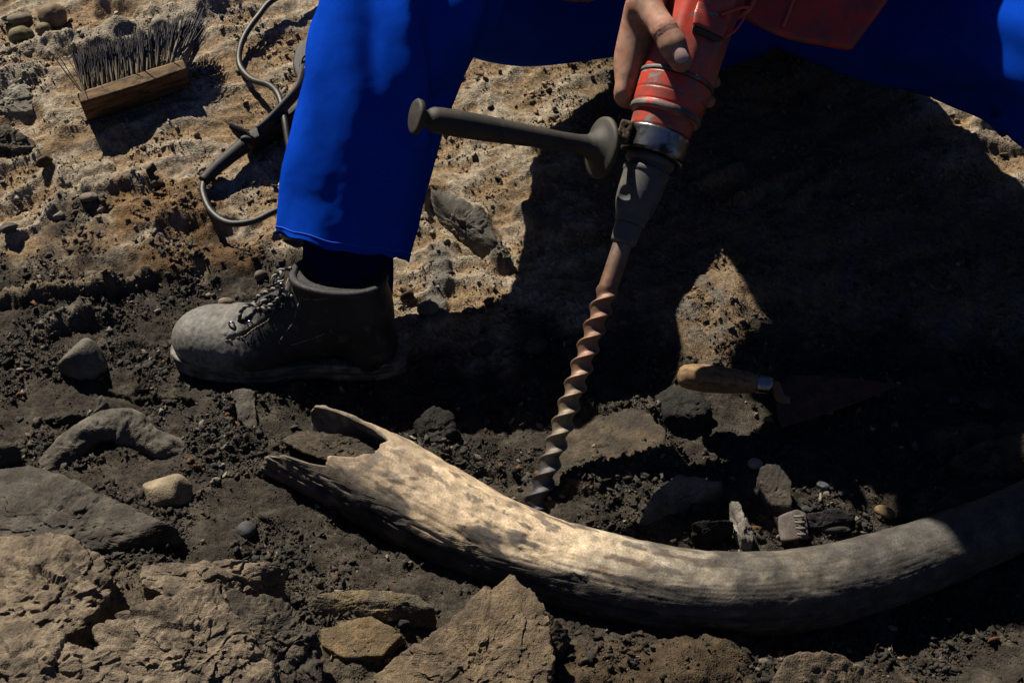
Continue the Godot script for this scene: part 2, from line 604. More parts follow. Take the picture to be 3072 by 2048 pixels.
func build_ground() -> void:
	xs = axis_steps(-0.93, 0.90, 0.0029, 30.0)
	zs = axis_steps(-0.98, 0.62, 0.0027, 30.0)
	var n := xs.size()
	var m := zs.size()
	hs.resize(n * m)
	cs.resize(n * m)
	var big := noise(1, 4.0, 3)
	var mid := noise(2, 16.0, 4)
	var clod := noise(3, 70.0, 2, FastNoiseLite.TYPE_CELLULAR)
	clod.cellular_return_type = FastNoiseLite.RETURN_DISTANCE
	var grit := noise(4, 150.0, 2)
	var ledge := noise(5, 7.0, 4, FastNoiseLite.TYPE_SIMPLEX_SMOOTH, FastNoiseLite.FRACTAL_RIDGED)
	var zone := noise(6, 7.0, 4)
	var stain := noise(7, 22.0, 4)
	for j in m:
		var z := zs[j]
		for i in n:
			var x := xs[i]
			var q := zone.get_noise_2d(x, z)
			var q2 := stain.get_noise_2d(x, z)
			var g := grit.get_noise_2d(x, z)
			# tan sandstone uphill on the left, dark soil in the dug hollow, shade painted as darker brown on the right
			var edge := lerpf(-0.165, -0.005, smoothstep(-0.26, -0.12, x))
			var t := smoothstep(0.045, -0.045, z - edge + q * 0.11)
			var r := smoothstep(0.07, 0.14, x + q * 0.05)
			if x > 0.5: r *= 1.0 - smoothstep(0.56, 0.64, x - z * 0.25 - 0.09 + q * 0.06) * smoothstep(-0.2, -0.3, z)  # painted shade left out round the sunlit far right patch
			var lx := x * 0.93 - z * 0.36
			var lz := x * 0.36 + z * 0.93
			var l := ledge.get_noise_2d(lx * 0.55, lz * 1.7)
			var c := clod.get_noise_2d(x + q2 * 0.01, z)
			var dirt := clampf((1.0 - t) + smoothstep(0.15, 0.42, q2 - 0.05) * 0.25, 0.0, 1.0)
			var y := base_height(x, z) + big.get_noise_2d(x, z) * 0.016 + mid.get_noise_2d(x, z) * lerpf(0.008, 0.0045, t)
			y += t * (1.0 - r * 0.4) * (l * 0.009 + g * 0.0012)
			y += dirt * (-c * 0.0042 - 0.003 + g * 0.0022)
			hs[j * n + i] = y
			var pale := smoothstep(0.1, 0.55, l + q2 * 0.5)
			var top := TAN.lerp(PALE, pale * 0.8)
			top = top.lerp(Color(0.15, 0.11, 0.075), smoothstep(0.06, 0.30, q2 - 0.04) * 0.6)
			var low := DARK.lerp(Color(0.072, 0.063, 0.053), smoothstep(-0.1, 0.45, q2 + q * 0.4))
			if z > 0.38: low = low.lerp(Color(0.10, 0.085, 0.066), smoothstep(0.44, 0.54, z - x * 0.25 + q * 0.08) * smoothstep(0.15, -0.05, x + q * 0.1))
			var right := BROWN.lerp(Color(0.145, 0.13, 0.11), smoothstep(0.0, 0.4, q2 + l * 0.3))  # shade of the right side put into the ground colour
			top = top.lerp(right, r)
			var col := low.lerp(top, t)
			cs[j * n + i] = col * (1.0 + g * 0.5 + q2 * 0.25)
	# named shapes in the ground: strata ledges uphill, ribs, humps, cracks and stains
	sculpt(Vector2(-0.827, -0.522), Vector2(-0.693, -0.549), 0.022, 0.010, PALE, 0.8)
	sculpt(Vector2(-0.715, -0.531), Vector2(-0.586, -0.555), 0.026, 0.013, PALE, 0.8)
	sculpt(Vector2(-0.609, -0.571), Vector2(-0.481, -0.622), 0.030, 0.013, PALE, 0.9)
	sculpt(Vector2(-0.553, -0.559), Vector2(-0.501, -0.576), 0.018, 0.009, PALE, 0.7)
	sculpt(Vector2(-0.488, -0.624), Vector2(-0.377, -0.673), 0.025, 0.015, PALE, 0.6)
	sculpt(Vector2(-0.793, -0.444), Vector2(-0.727, -0.470), 0.024, 0.012, PALE, 0.9)
	sculpt(Vector2(-0.665, -0.347), Vector2(-0.582, -0.371), 0.03, 0.006, TAN, 0.6)
	sculpt(Vector2(-0.638, -0.282), Vector2(-0.579, -0.294), 0.022, 0.012, PALE, 0.7)
	sculpt(Vector2(-0.596, -0.258), Vector2(-0.519, -0.270), 0.018, 0.010, PALE, 0.6)
	sculpt(Vector2(-0.675, -0.167), Vector2(-0.639, -0.212), 0.014, 0.012, PALE, 0.8)
	sculpt(Vector2(-0.631, -0.227), Vector2(-0.572, -0.235), 0.022, 0.010, GREY, 0.5)
	sculpt(Vector2(-0.722, -0.371), Vector2(-0.685, -0.274), 0.05, -0.012, DARK, 0.0)
	sculpt(Vector2(-0.675, -0.235), Vector2(-0.689, -0.197), 0.05, -0.010, DARK, 0.0)
	sculpt(Vector2(-0.639, -0.614), Vector2(-0.578, -0.585), 0.03, -0.012, TAN, 0.0)
	sculpt(Vector2(-0.534, -0.227), Vector2(-0.427, -0.235), 0.055, 0.006, RUST, 0.6, 0.6)
	sculpt(Vector2(-0.482, -0.144), Vector2(-0.361, -0.152), 0.040, 0.010, RUST, 0.42, 0.6)
	sculpt(Vector2(-0.457, -0.197), Vector2(-0.365, -0.182), 0.04, -0.012, DARK, 0.0, 0.6)
	sculpt(Vector2(-0.657, -0.070), Vector2(-0.525, -0.086), 0.016, 0.018, Color(0.20, 0.165, 0.12), 0.8)
	sculpt(Vector2(-0.525, -0.086), Vector2(-0.481, -0.107), 0.012, 0.012, Color(0.16, 0.13, 0.10), 0.7)
	sculpt(Vector2(-0.595, -0.018), Vector2(-0.551, -0.042), 0.020, 0.016, Color(0.17, 0.155, 0.13), 0.8)
	sculpt(Vector2(-0.550, -0.037), Vector2(-0.507, -0.044), 0.014, 0.008, Color(0.12, 0.105, 0.09), 0.7)
	sculpt(Vector2(-0.502, 0.077), Vector2(-0.442, 0.095), 0.005, -0.016, DARK, 0.0)
	sculpt(Vector2(-0.442, 0.095), Vector2(-0.378, 0.116), 0.006, -0.018, DARK, 0.0)
	sculpt(Vector2(-0.466, 0.085), Vector2(-0.426, 0.051), 0.004, -0.008, DARK, 0.0)
	sculpt(Vector2(-0.450, 0.012), Vector2(-0.415, 0.051), 0.05, 0.006, Color(0.07, 0.062, 0.053), 0.5)
	sculpt(Vector2(-0.383, 0.128), Vector2(-0.324, 0.167), 0.05, 0.008, Color(0.06, 0.055, 0.05), 0.6)
	sculpt(Vector2(-0.315, 0.136), Vector2(-0.305, 0.159), 0.016, -0.035, DARK, 0.0)
	sculpt(Vector2(-0.100, -0.235), Vector2(-0.045, -0.167), 0.035, -0.022, Color(0.09, 0.085, 0.08), 0.0)
	sculpt(Vector2(-0.046, -0.212), Vector2(-0.015, -0.137), 0.018, 0.016, Color(0.14, 0.135, 0.125), 0.7)
	sculpt(Vector2(0.014, -0.227), Vector2(0.056, -0.182), 0.02, 0.012, GREY, 0.6)
	sculpt(Vector2(-0.097, -0.144), Vector2(-0.098, -0.033), 0.022, 0.008, Color(0.19, 0.185, 0.175), 0.7, 0.6)
	sculpt(Vector2(-0.028, 0.197), Vector2(0.024, 0.233), 0.022, -0.004, Color(0.13, 0.13, 0.125), 0.0, 0.7)
	sculpt(Vector2(-0.032, 0.222), Vector2(0.007, 0.238), 0.014, -0.012, DARK, 0.0, 0.6)
	sculpt(Vector2(0.021, 0.289), Vector2(0.023, 0.290), 0.018, -0.014, Color(0.12, 0.115, 0.105), 0.0, 0.5, 0.2)
	sculpt(Vector2(0.063, 0.131), Vector2(0.165, 0.135), 0.022, 0.012, Color(0.10, 0.08, 0.06), 0.3)
	sculpt(Vector2(0.073, 0.254), Vector2(0.167, 0.210), 0.03, 0.010, Color(0.095, 0.078, 0.06), 0.6)
	sculpt(Vector2(0.489, 0.169), Vector2(0.597, 0.163), 0.018, 0.016, Color(0.13, 0.105, 0.08), 0.7)
	sculpt(Vector2(0.516, 0.214), Vector2(0.599, 0.184), 0.016, 0.018, Color(0.12, 0.09, 0.065), 0.7)
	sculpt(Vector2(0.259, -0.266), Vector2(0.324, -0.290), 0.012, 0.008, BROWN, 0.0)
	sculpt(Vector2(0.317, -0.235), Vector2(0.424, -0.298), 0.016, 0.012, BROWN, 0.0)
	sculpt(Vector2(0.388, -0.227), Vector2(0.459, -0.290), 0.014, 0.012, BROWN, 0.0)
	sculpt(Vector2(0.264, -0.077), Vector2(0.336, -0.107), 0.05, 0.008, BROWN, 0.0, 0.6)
	sculpt(Vector2(0.050, 0.507), Vector2(0.195, 0.485), 0.05, 0.014, Color(0.10, 0.075, 0.05), 0.6, 0.6)
	sculpt(Vector2(0.678, -0.380), Vector2(0.778, -0.371), 0.012, 0.010, PALE, 0.5)
	sculpt(Vector2(0.670, -0.347), Vector2(0.755, -0.334), 0.012, 0.010, GREY, 0.5)
	var mb := MB.new()
	mb.v.resize(n * m)
	mb.col.resize(n * m)
	for j in m:
		for i in n:
			mb.v[j * n + i] = Vector3(xs[i], hs[j * n + i], zs[j])
			mb.col[j * n + i] = cs[j * n + i].clamp(Color.BLACK, Color.WHITE).linear_to_srgb()
	mb.idx.resize((n - 1) * (m - 1) * 6)
	var k := 0
	for j in m - 1:
		for i in n - 1:
			var a := j * n + i
			mb.idx[k] = a; mb.idx[k + 1] = a + 1; mb.idx[k + 2] = a + n + 1
			mb.idx[k + 3] = a; mb.idx[k + 4] = a + n + 1; mb.idx[k + 5] = a + n
			k += 6
	var o := MeshInstance3D.new()
	o.name = "ground"
	o.mesh = mb.commit(mats.soil)
	add_child(o)
	tag(o, "excavated slope of tan sandstone running down into dark crumbly soil", "ground", "", "structure")

# ------------------------------------------------------------------ stones
func paint_stone(mb: MB, a: Color, b: Color, s: int, freq: float) -> void:
	var n1 := noise(s + 40, freq, 4)
	var n2 := noise(s + 41, freq * 5.0, 3)
	mb.col.resize(mb.v.size())
	for i in mb.v.size():
		var p := mb.v[i]
		var t := smoothstep(-0.35, 0.35, n1.get_noise_3dv(p) + n2.get_noise_3dv(p) * 0.35)
		mb.col[i] = (a.lerp(b, t) * (1.0 + 0.45 * n2.get_noise_3dv(p))).clamp(Color.BLACK, Color.WHITE).linear_to_srgb()

func rock(called: String, label: String, category: String, pts: Array, drop: float, a: Color, b: Color, sharp: float = 26.0, rough: float = 0.005, n: int = 34, s: int = 1, strata: float = 0.0, group: String = "") -> void:
	# pts: the outline and top of the stone; it goes down by drop into the soil
	var p := PackedVector3Array()
	var o := Vector3.ZERO
	for q: Vector3 in pts: o += q / pts.size()
	for q: Vector3 in pts:
		p.append(q)
		p.append(Vector3(lerpf(q.x, o.x, -0.06), q.y - drop, lerpf(q.z, o.z, -0.06)))
	var mb := MB.new()
	hull(mb, p, n, sharp * 1.5, rough * 0.62, 52.0, s, strata)
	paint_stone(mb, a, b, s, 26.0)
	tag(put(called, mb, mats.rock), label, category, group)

func pebble(called: String, label: String, category: String, at: Vector2, size: Vector3, yaw: float, tilt: float, sunk: float, color: Color, s: int, angular: float = 0.0, group: String = "", mat: String = "") -> void:
	# one loose stone: a worn ellipsoid, or a chip with broken faces
	var rng := RandomNumberGenerator.new()
	rng.seed = s
	var mb := MB.new()
	var bs := Basis.from_euler(Vector3(tilt, yaw, tilt * 0.6))
	var p := PackedVector3Array()
	var count := 26 if angular <= 0.0 else 11
	for i in count:
		var y := 1.0 - 2.0 * (i + 0.5) / count
		var r := sqrt(1.0 - y * y)
		var a := i * 2.39996 + rng.randf_range(-0.5, 0.5) * (0.3 + angular)
		var k := 1.0 + rng.randf_range(-0.22, 0.12) * (0.25 + angular)
		p.append(bs * (Vector3(cos(a) * r, y, sin(a) * r) * k * size * 0.5))
	var gy := ground_y(at.x, at.y)
	var o := Vector3(at.x, gy + size.y * (0.5 - sunk), at.y)
	for i in p.size(): p[i] += o
	var big := maxf(size.x, size.z)
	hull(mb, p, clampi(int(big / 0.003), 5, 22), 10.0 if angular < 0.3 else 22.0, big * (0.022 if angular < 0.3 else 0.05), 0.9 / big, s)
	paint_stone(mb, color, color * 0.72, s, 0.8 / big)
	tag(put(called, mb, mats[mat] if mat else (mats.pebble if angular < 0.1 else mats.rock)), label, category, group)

func build_rocks() -> void:
	var fa := Color(0.22, 0.18, 0.135)
	var fb := Color(0.125, 0.105, 0.083)
	var ga := Color(0.11, 0.10, 0.088)
	var gb := Color(0.065, 0.06, 0.054)
	# the broken slabs along the near edge
	rock("stone_slab", "long dark slab whose pale upper edge slopes down beside the cream cobble", "slab", [Vector3(-0.528, 0.0144, 0.2488), Vector3(-0.4602, 0.0245, 0.2871), Vector3(-0.4057, 0.0271, 0.3208), Vector3(-0.3465, 0.0308, 0.3567), Vector3(-0.3328, 0.0224, 0.3578), Vector3(-0.3402, 0.0106, 0.3568), Vector3(-0.4003, 0.0131, 0.379), Vector3(-0.4869, 0.0054, 0.3713), Vector3(-0.5546, -0.0018, 0.3346), Vector3(-0.5754, 0.0106, 0.2573)], 0.05, ga, gb, 30.0, 0.005, 70, 11)
	rock("stone_block", "greenish block cut off by the left edge of the picture above the long dark slab", "stone block", [Vector3(-0.5911, 0.0417, 0.2435), Vector3(-0.5537, 0.0379, 0.2331), Vector3(-0.5285, 0.0293, 0.2468), Vector3(-0.5298, 0.0042, 0.2464), Vector3(-0.5457, -0.0059, 0.2598), Vector3(-0.592, 0.0021, 0.2688)], 0.05, Color(0.09, 0.085, 0.065), gb, 26.0, 0.005, 24, 12)
	rock("stone_block", "brown block in the bottom left corner with a deep split on its right", "stone block", [Vector3(-0.5259, 0.0525, 0.3969), Vector3(-0.4588, 0.0682, 0.4113), Vector3(-0.4337, 0.0692, 0.4146), Vector3(-0.4242, 0.0641, 0.4302), Vector3(-0.3758, 0.0676, 0.4438), Vector3(-0.3557, 0.0647, 0.4682), Vector3(-0.3745, 0.0524, 0.5137), Vector3(-0.4003, 0.0513, 0.542), Vector3(-0.4599, 0.0535, 0.5717)], 0.07, fa, fb, 24.0, 0.008, 80, 13, 0.12)
	rock("stone_block", "sandy topped block under the long dark slab with a squared right end", "stone block", [Vector3(-0.3449, 0.0504, 0.4352), Vector3(-0.2831, 0.054, 0.4359), Vector3(-0.2515, 0.0536, 0.431), Vector3(-0.2226, 0.0536, 0.4276), Vector3(-0.215, 0.0427, 0.4316), Vector3(-0.216, 0.0181, 0.4349), Vector3(-0.248, 0.0356, 0.4623), Vector3(-0.3083, 0.0459, 0.4728), Vector3(-0.3397, 0.0477, 0.4574)], 0.06, fa, fb, 30.0, 0.006, 64, 14, 0.12)
	rock("stone_block", "large squared block with a steep dark face and a sharp peak, front row", "stone block", [Vector3(-0.3566, 0.0815, 0.5356), Vector3(-0.3165, 0.0864, 0.5219), Vector3(-0.2799, 0.087, 0.5008), Vector3(-0.2594, 0.0891, 0.4916), Vector3(-0.2502, 0.0817, 0.501), Vector3(-0.2233, 0.0683, 0.5327), Vector3(-0.199, 0.0467, 0.5593), Vector3(-0.2203, 0.0429, 0.6075), Vector3(-0.2985, 0.0537, 0.6157), Vector3(-0.3372, 0.0663, 0.5822)], 0.06, fb, fa, 34.0, 0.006, 90, 15, 0.12)
	rock("stone_block", "layered shale flank leaning against the peaked block", "stone block", [Vector3(-0.2533, 0.074, 0.4907), Vector3(-0.2235, 0.0663, 0.4897), Vector3(-0.2075, 0.0592, 0.4852), Vector3(-0.1891, 0.046, 0.5005), Vector3(-0.1767, 0.0338, 0.5083), Vector3(-0.1652, 0.0163, 0.5693), Vector3(-0.2114, 0.0335, 0.5828), Vector3(-0.2307, 0.0596, 0.5395)], 0.06, Color(0.115, 0.10, 0.08), Color(0.07, 0.062, 0.055), 34.0, 0.007, 70, 16, 0.45)
	rock("stone_block", "rough dark block behind the front corner with a hollow below it", "stone block", [Vector3(-0.396, 0.0688, 0.456), Vector3(-0.3601, 0.072, 0.4687), Vector3(-0.3606, 0.0603, 0.472), Vector3(-0.3757, 0.0414, 0.4835), Vector3(-0.4027, 0.0418, 0.5043), Vector3(-0.4182, 0.0589, 0.468)], 0.06, fb, gb, 24.0, 0.008, 28, 17, 0.12)
	rock("stone_block", "brown corner block at the bottom left with cracks through it", "stone block", [Vector3(-0.4624, 0.0757, 0.5295), Vector3(-0.4134, 0.0849, 0.5353), Vector3(-0.3841, 0.0825, 0.5592), Vector3(-0.3342, 0.0743, 0.5615), Vector3(-0.3104, 0.0561, 0.609), Vector3(-0.3754, 0.0571, 0.6266), Vector3(-0.4328, 0.0599, 0.6204)], 0.07, fa, fb, 26.0, 0.008, 70, 18, 0.12)
	rock("tilted_slab", "big tan slab standing up to a point in front of the tusk", "slab", [Vector3(-0.0016, 0.0535, 0.4488), Vector3(0.0156, 0.0508, 0.4631), Vector3(0.0322, 0.0401, 0.4926), Vector3(0.0328, 0.0186, 0.5433), Vector3(0.02, 0.0034, 0.5908), Vector3(-0.1124, 0.0118, 0.597), Vector3(-0.1254, 0.025, 0.5495), Vector3(-0.0944, 0.0336, 0.527), Vector3(-0.0494, 0.0459, 0.4901)], 0.03, Color(0.20, 0.155, 0.105), Color(0.125, 0.10, 0.075), 34.0, 0.006, 96, 19)
	rock("stone_block", "small angular wedge leaning on the right side of the pointed tan slab", "stone block", [Vector3(0.026, 0.0195, 0.4609), Vector3(0.0401, 0.0141, 0.4693), Vector3(0.0535, 0.0037, 0.4748), Vector3(0.0505, -0.0163, 0.4846), Vector3(0.0318, -0.0059, 0.4934), Vector3(0.0198, 0.0046, 0.4766)], 0.04, Color(0.11, 0.095, 0.075), Color(0.06, 0.05, 0.042), 30.0, 0.004, 20, 20, 0.4)
	rock("stone_slab", "yellowish grey slab with a blunt right end lying left of the pointed slab", "slab", [Vector3(-0.1906, 0.0143, 0.4413), Vector3(-0.156, 0.0167, 0.4347), Vector3(-0.1228, 0.0144, 0.4359), Vector3(-0.0889, 0.0109, 0.4371), Vector3(-0.0743, 0.0058, 0.4488), Vector3(-0.0765, -0.01, 0.4503), Vector3(-0.1017, -0.0036, 0.4534), Vector3(-0.1474, -0.002, 0.4505), Vector3(-0.1884, 0.0005, 0.4516)], 0.04, Color(0.21, 0.17, 0.105), Color(0.13, 0.115, 0.09), 30.0, 0.0035, 34, 21)
	rock("stone_slab", "flat ochre slab sunk in soil between the shale flank and the pointed slab", "slab", [Vector3(-0.1789, 0.0057, 0.4734), Vector3(-0.134, 0.0023, 0.4576), Vector3(-0.1024, -0.0034, 0.4723), Vector3(-0.1187, -0.0053, 0.4965), Vector3(-0.1539, -0.0021, 0.5017), Vector3(-0.1759, 0.0015, 0.4895)], 0.03, Color(0.21, 0.155, 0.088), Color(0.14, 0.11, 0.07), 28.0, 0.0025, 26, 22)
	rock("boulder", "pale brown boulder cut off by the bottom edge right of the middle", "boulder", [Vector3(0.2372, -0.0045, 0.5147), Vector3(0.2468, 0.008, 0.5052), Vector3(0.2638, 0.0057, 0.4972), Vector3(0.3019, -0.0083, 0.4914), Vector3(0.3357, -0.0292, 0.4917), Vector3(0.371, -0.0594, 0.4952), Vector3(0.3096, -0.0486, 0.5473), Vector3(0.2392, -0.0366, 0.5564)], 0.05, Color(0.19, 0.15, 0.105), Color(0.13, 0.105, 0.08), 16.0, 0.004, 36, 23)
	# left of the boot
	rock("stone_chip", "triangular grey chip standing in the dark soil behind the curved bone", "chip", [Vector3(-0.491, -0.0034, 0.1458), Vector3(-0.4782, 0.0153, 0.1296), Vector3(-0.4702, 0.0091, 0.1372), Vector3(-0.4692, -0.0091, 0.1428)], 0.02, Color(0.13, 0.125, 0.11), Color(0.09, 0.085, 0.075), 26.0, 0.002, 14, 25)
	rock("stone_lump", "grey lump with a hollow beside it just below the boot toe", "stone", [Vector3(-0.3316, 0.0044, 0.1146), Vector3(-0.3165, 0.0086, 0.11), Vector3(-0.3013, 0.0061, 0.1168), Vector3(-0.302, 0.0011, 0.1393), Vector3(-0.2908, -0.0097, 0.1816), Vector3(-0.3182, -0.0031, 0.1502)], 0.03, Color(0.12, 0.115, 0.10), Color(0.07, 0.065, 0.06), 18.0, 0.004, 22, 26)
	# right of the drill bit
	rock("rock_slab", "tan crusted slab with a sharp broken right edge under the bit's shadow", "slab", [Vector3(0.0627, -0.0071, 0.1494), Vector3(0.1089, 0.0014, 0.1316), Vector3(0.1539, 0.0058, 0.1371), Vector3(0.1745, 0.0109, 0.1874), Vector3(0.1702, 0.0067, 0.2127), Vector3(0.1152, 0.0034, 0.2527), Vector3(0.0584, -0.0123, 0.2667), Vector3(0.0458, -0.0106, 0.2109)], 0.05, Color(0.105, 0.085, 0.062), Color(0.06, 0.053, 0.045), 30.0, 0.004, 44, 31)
	rock("dark_rock", "rounded black rock under the butt of the trowel handle", "rock", [Vector3(0.1667, 0.0078, 0.119), Vector3(0.1895, 0.0145, 0.1066), Vector3(0.2216, 0.0146, 0.117), Vector3(0.2345, 0.0051, 0.1404), Vector3(0.2123, 0.0031, 0.1581), Vector3(0.1767, 0.0097, 0.1584)], 0.05, Color(0.05, 0.047, 0.044), Color(0.03, 0.03, 0.03), 12.0, 0.005, 30, 32)
	rock("grey_rock", "smooth grey ridge of rock bent like an elbow above the tusk", "rock", [Vector3(0.1302, -0.0103, 0.3194), Vector3(0.1487, 0.0103, 0.2917), Vector3(0.1769, 0.0194, 0.2716), Vector3(0.232, -0.0018, 0.2588), Vector3(0.2182, -0.0066, 0.2661), Vector3(0.1794, -0.0011, 0.2722), Vector3(0.154, -0.012, 0.3011)], 0.04, Color(0.15, 0.148, 0.14), Color(0.09, 0.088, 0.084), 20.0, 0.003, 34, 33)
	rock("coal_lump", "black grainy lump resting against the upper edge of the tusk", "stone", [Vector3(0.1872, -0.0088, 0.3209), Vector3(0.2066, -0.0044, 0.3157), Vector3(0.2354, -0.0096, 0.3089), Vector3(0.2316, -0.018, 0.3159), Vector3(0.2017, -0.0218, 0.3301), Vector3(0.1869, -0.0158, 0.3285)], 0.03, Color(0.028, 0.028, 0.03), Color(0.016, 0.016, 0.017), 24.0, 0.003, 22, 34, 0.7)
	rock("bone_fragment", "pale splinter of bone right of the black grainy lump", "bone fragment", [Vector3(0.2347, -0.0097, 0.2833), Vector3(0.2429, -0.009, 0.2841), Vector3(0.2477, -0.013, 0.3066), Vector3(0.2557, -0.0223, 0.3199), Vector3(0.2516, -0.0292, 0.3302), Vector3(0.2411, -0.0228, 0.3258), Vector3(0.2368, -0.0173, 0.3055)], 0.02, Color(0.30, 0.28, 0.25), Color(0.15, 0.14, 0.13), 20.0, 0.003, 20, 35)
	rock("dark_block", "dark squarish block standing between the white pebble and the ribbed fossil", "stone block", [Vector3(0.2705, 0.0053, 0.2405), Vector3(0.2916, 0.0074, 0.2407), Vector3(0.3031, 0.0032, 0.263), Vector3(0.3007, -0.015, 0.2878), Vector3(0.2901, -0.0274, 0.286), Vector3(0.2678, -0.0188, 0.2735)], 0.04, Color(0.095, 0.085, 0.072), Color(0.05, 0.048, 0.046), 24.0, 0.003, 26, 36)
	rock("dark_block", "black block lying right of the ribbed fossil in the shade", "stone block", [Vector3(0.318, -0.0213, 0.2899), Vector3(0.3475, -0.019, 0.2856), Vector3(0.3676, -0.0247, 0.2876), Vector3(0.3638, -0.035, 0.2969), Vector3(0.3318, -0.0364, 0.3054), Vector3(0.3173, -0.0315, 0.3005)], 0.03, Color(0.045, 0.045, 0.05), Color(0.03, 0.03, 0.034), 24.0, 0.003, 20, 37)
	rock("ledge_rock", "rusty layered ledge at the right edge of the picture above the tusk", "rock", [Vector3(0.4929, -0.0122, 0.2091), Vector3(0.5355, 0.0041, 0.1945), Vector3(0.5983, 0.0133, 0.1903), Vector3(0.5985, -0.003, 0.2273), Vector3(0.5574, -0.0142, 0.229), Vector3(0.511, -0.0196, 0.2265)], 0.05, Color(0.14, 0.105, 0.075), Color(0.08, 0.065, 0.05), 28.0, 0.004, 34, 38, 0.8)
	rock("dark_rock", "dark angular rock in the soil between the tusk's broken end and the bit", "rock", [Vector3(-0.1145, -0.0015, 0.1563), Vector3(-0.0884, 0.0129, 0.1462), Vector3(-0.0678, 0.0122, 0.1575), Vector3(-0.0617, -0.0025, 0.171), Vector3(-0.0825, -0.0108, 0.1803), Vector3(-0.1078, -0.0103, 0.1731)], 0.03, Color(0.045, 0.042, 0.04), Color(0.028, 0.027, 0.026), 22.0, 0.004, 24, 39)
	rock("outcrop_rock", "dark grey layered outcrop in the sandy bank right of the trouser leg", "rock", [Vector3(-0.1124, 0.0877, -0.2479), Vector3(-0.0876, 0.0886, -0.2332), Vector3(-0.039, 0.0769, -0.1927), Vector3(-0.0151, 0.0586, -0.1482), Vector3(-0.0269, 0.0435, -0.151), Vector3(-0.0687, 0.0543, -0.1848), Vector3(-0.1063, 0.0736, -0.2361)], 0.04, Color(0.17, 0.16, 0.145), Color(0.09, 0.086, 0.08), 26.0, 0.004, 30, 40, 0.9)
	# uphill, top left
	rock("ledge_rock", "pale crusted ledge running up to the right behind the brush bristles", "rock", [Vector3(-0.613, 0.1873, -0.5583), Vector3(-0.5608, 0.1993, -0.5747), Vector3(-0.5099, 0.2084, -0.5962), Vector3(-0.4721, 0.2168, -0.6241), Vector3(-0.4651, 0.2064, -0.6097), Vector3(-0.5274, 0.1909, -0.5709), Vector3(-0.584, 0.1807, -0.5461)], 0.03, PALE, Color(0.22, 0.19, 0.145), 22.0, 0.007, 36, 41, 0.5)
	rock("ledge_rock", "low dark fronted ledge left of the bristles", "rock", [Vector3(-0.715, 0.1656, -0.5026), Vector3(-0.6523, 0.1802, -0.5257), Vector3(-0.5778, 0.1887, -0.5434), Vector3(-0.5732, 0.1795, -0.5347), Vector3(-0.6252, 0.1728, -0.5195), Vector3(-0.6818, 0.1644, -0.5021)], 0.03, Color(0.27, 0.235, 0.18), Color(0.17, 0.14, 0.10), 24.0, 0.006, 34, 42, 0.5)
	rock("ledge_rock", "narrow pale ledge entering at the left edge below the round cobbles", "rock", [Vector3(-0.8211, 0.1734, -0.5075), Vector3(-0.7636, 0.1822, -0.5205), Vector3(-0.7093, 0.189, -0.5389), Vector3(-0.7074, 0.1795, -0.5347), Vector3(-0.7569, 0.1713, -0.5127), Vector3(-0.8186, 0.1646, -0.4946)], 0.03, PALE, Color(0.2, 0.17, 0.13), 24.0, 0.005, 30, 43, 0.5)
	rock("ledge_rock", "broken whitish ledge at the left edge level with the brush block", "rock", [Vector3(-0.8068, 0.157, -0.4575), Vector3(-0.7653, 0.1618, -0.4543), Vector3(-0.7286, 0.1619, -0.4573), Vector3(-0.7328, 0.1516, -0.4375), Vector3(-0.7049, 0.1364, -0.4013), Vector3(-0.7333, 0.1305, -0.396), Vector3(-0.7926, 0.1326, -0.402)], 0.03, Color(0.36, 0.34, 0.29), Color(0.20, 0.185, 0.16), 22.0, 0.006, 32, 44, 0.5)
	rock("rock_lump", "dark lump of rock at the left edge below the whitish ledge", "rock", [Vector3(-0.7709, 0.1313, -0.3596), Vector3(-0.7258, 0.135, -0.3589), Vector3(-0.6974, 0.1268, -0.3472), Vector3(-0.6916, 0.1123, -0.3346), Vector3(-0.7219, 0.1056, -0.3272), Vector3(-0.7633, 0.1079, -0.3224)], 0.03, Color(0.14, 0.125, 0.105), Color(0.07, 0.06, 0.05), 16.0, 0.007, 28, 45)

	# the sunlit cobbles and the smooth bones of the left side
	pebble("cobble", "large round brown cobble at the top left, tallest of the three there", "cobble", Vector2(-0.717, -0.583), Vector3(0.052, 0.050, 0.05), 0.3, 0.1, 0.2, Color(0.24, 0.18, 0.12), 51)
	pebble("cobble", "greenish brown cobble at the left of the tall round one", "cobble", Vector2(-0.762, -0.555), Vector3(0.048, 0.036, 0.036), 0.2, 0.1, 0.2, Color(0.20, 0.17, 0.095), 52)
	pebble("cobble", "small yellowish cobble wedged between the two brown ones", "cobble", Vector2(-0.725, -0.555), Vector3(0.032, 0.024, 0.026), -0.2, 0.1, 0.2, Color(0.24, 0.19, 0.11), 53)
	pebble("cobble", "flat grey cobble in front of the greenish one at the top left", "cobble", Vector2(-0.776, -0.596), Vector3(0.045, 0.022, 0.03), 0.3, 0.0, 0.3, Color(0.22, 0.19, 0.15), 54)
	pebble("cobble", "whitish cobble just behind the middle of the bristles", "cobble", Vector2(-0.551, -0.574), Vector3(0.030, 0.026, 0.026), 0.0, 0.0, 0.3, Color(0.33, 0.31, 0.27), 55)
	pebble("domed_stone", "smooth grey domed stone bulging from the soil left of the boot", "stone", Vector2(-0.528, 0.039), Vector3(0.076, 0.090, 0.066), 0.5, 0.15, 0.42, Color(0.19, 0.18, 0.155), 56, 0.25)
	pebble("cobble", "cream oval cobble with scratches, alone in dark soil left of the tusk", "cobble", Vector2(-0.368, 0.279), Vector3(0.076, 0.050, 0.048), -0.15, 0.05, 0.36, Color(0.33, 0.275, 0.20), 57, 0.12)

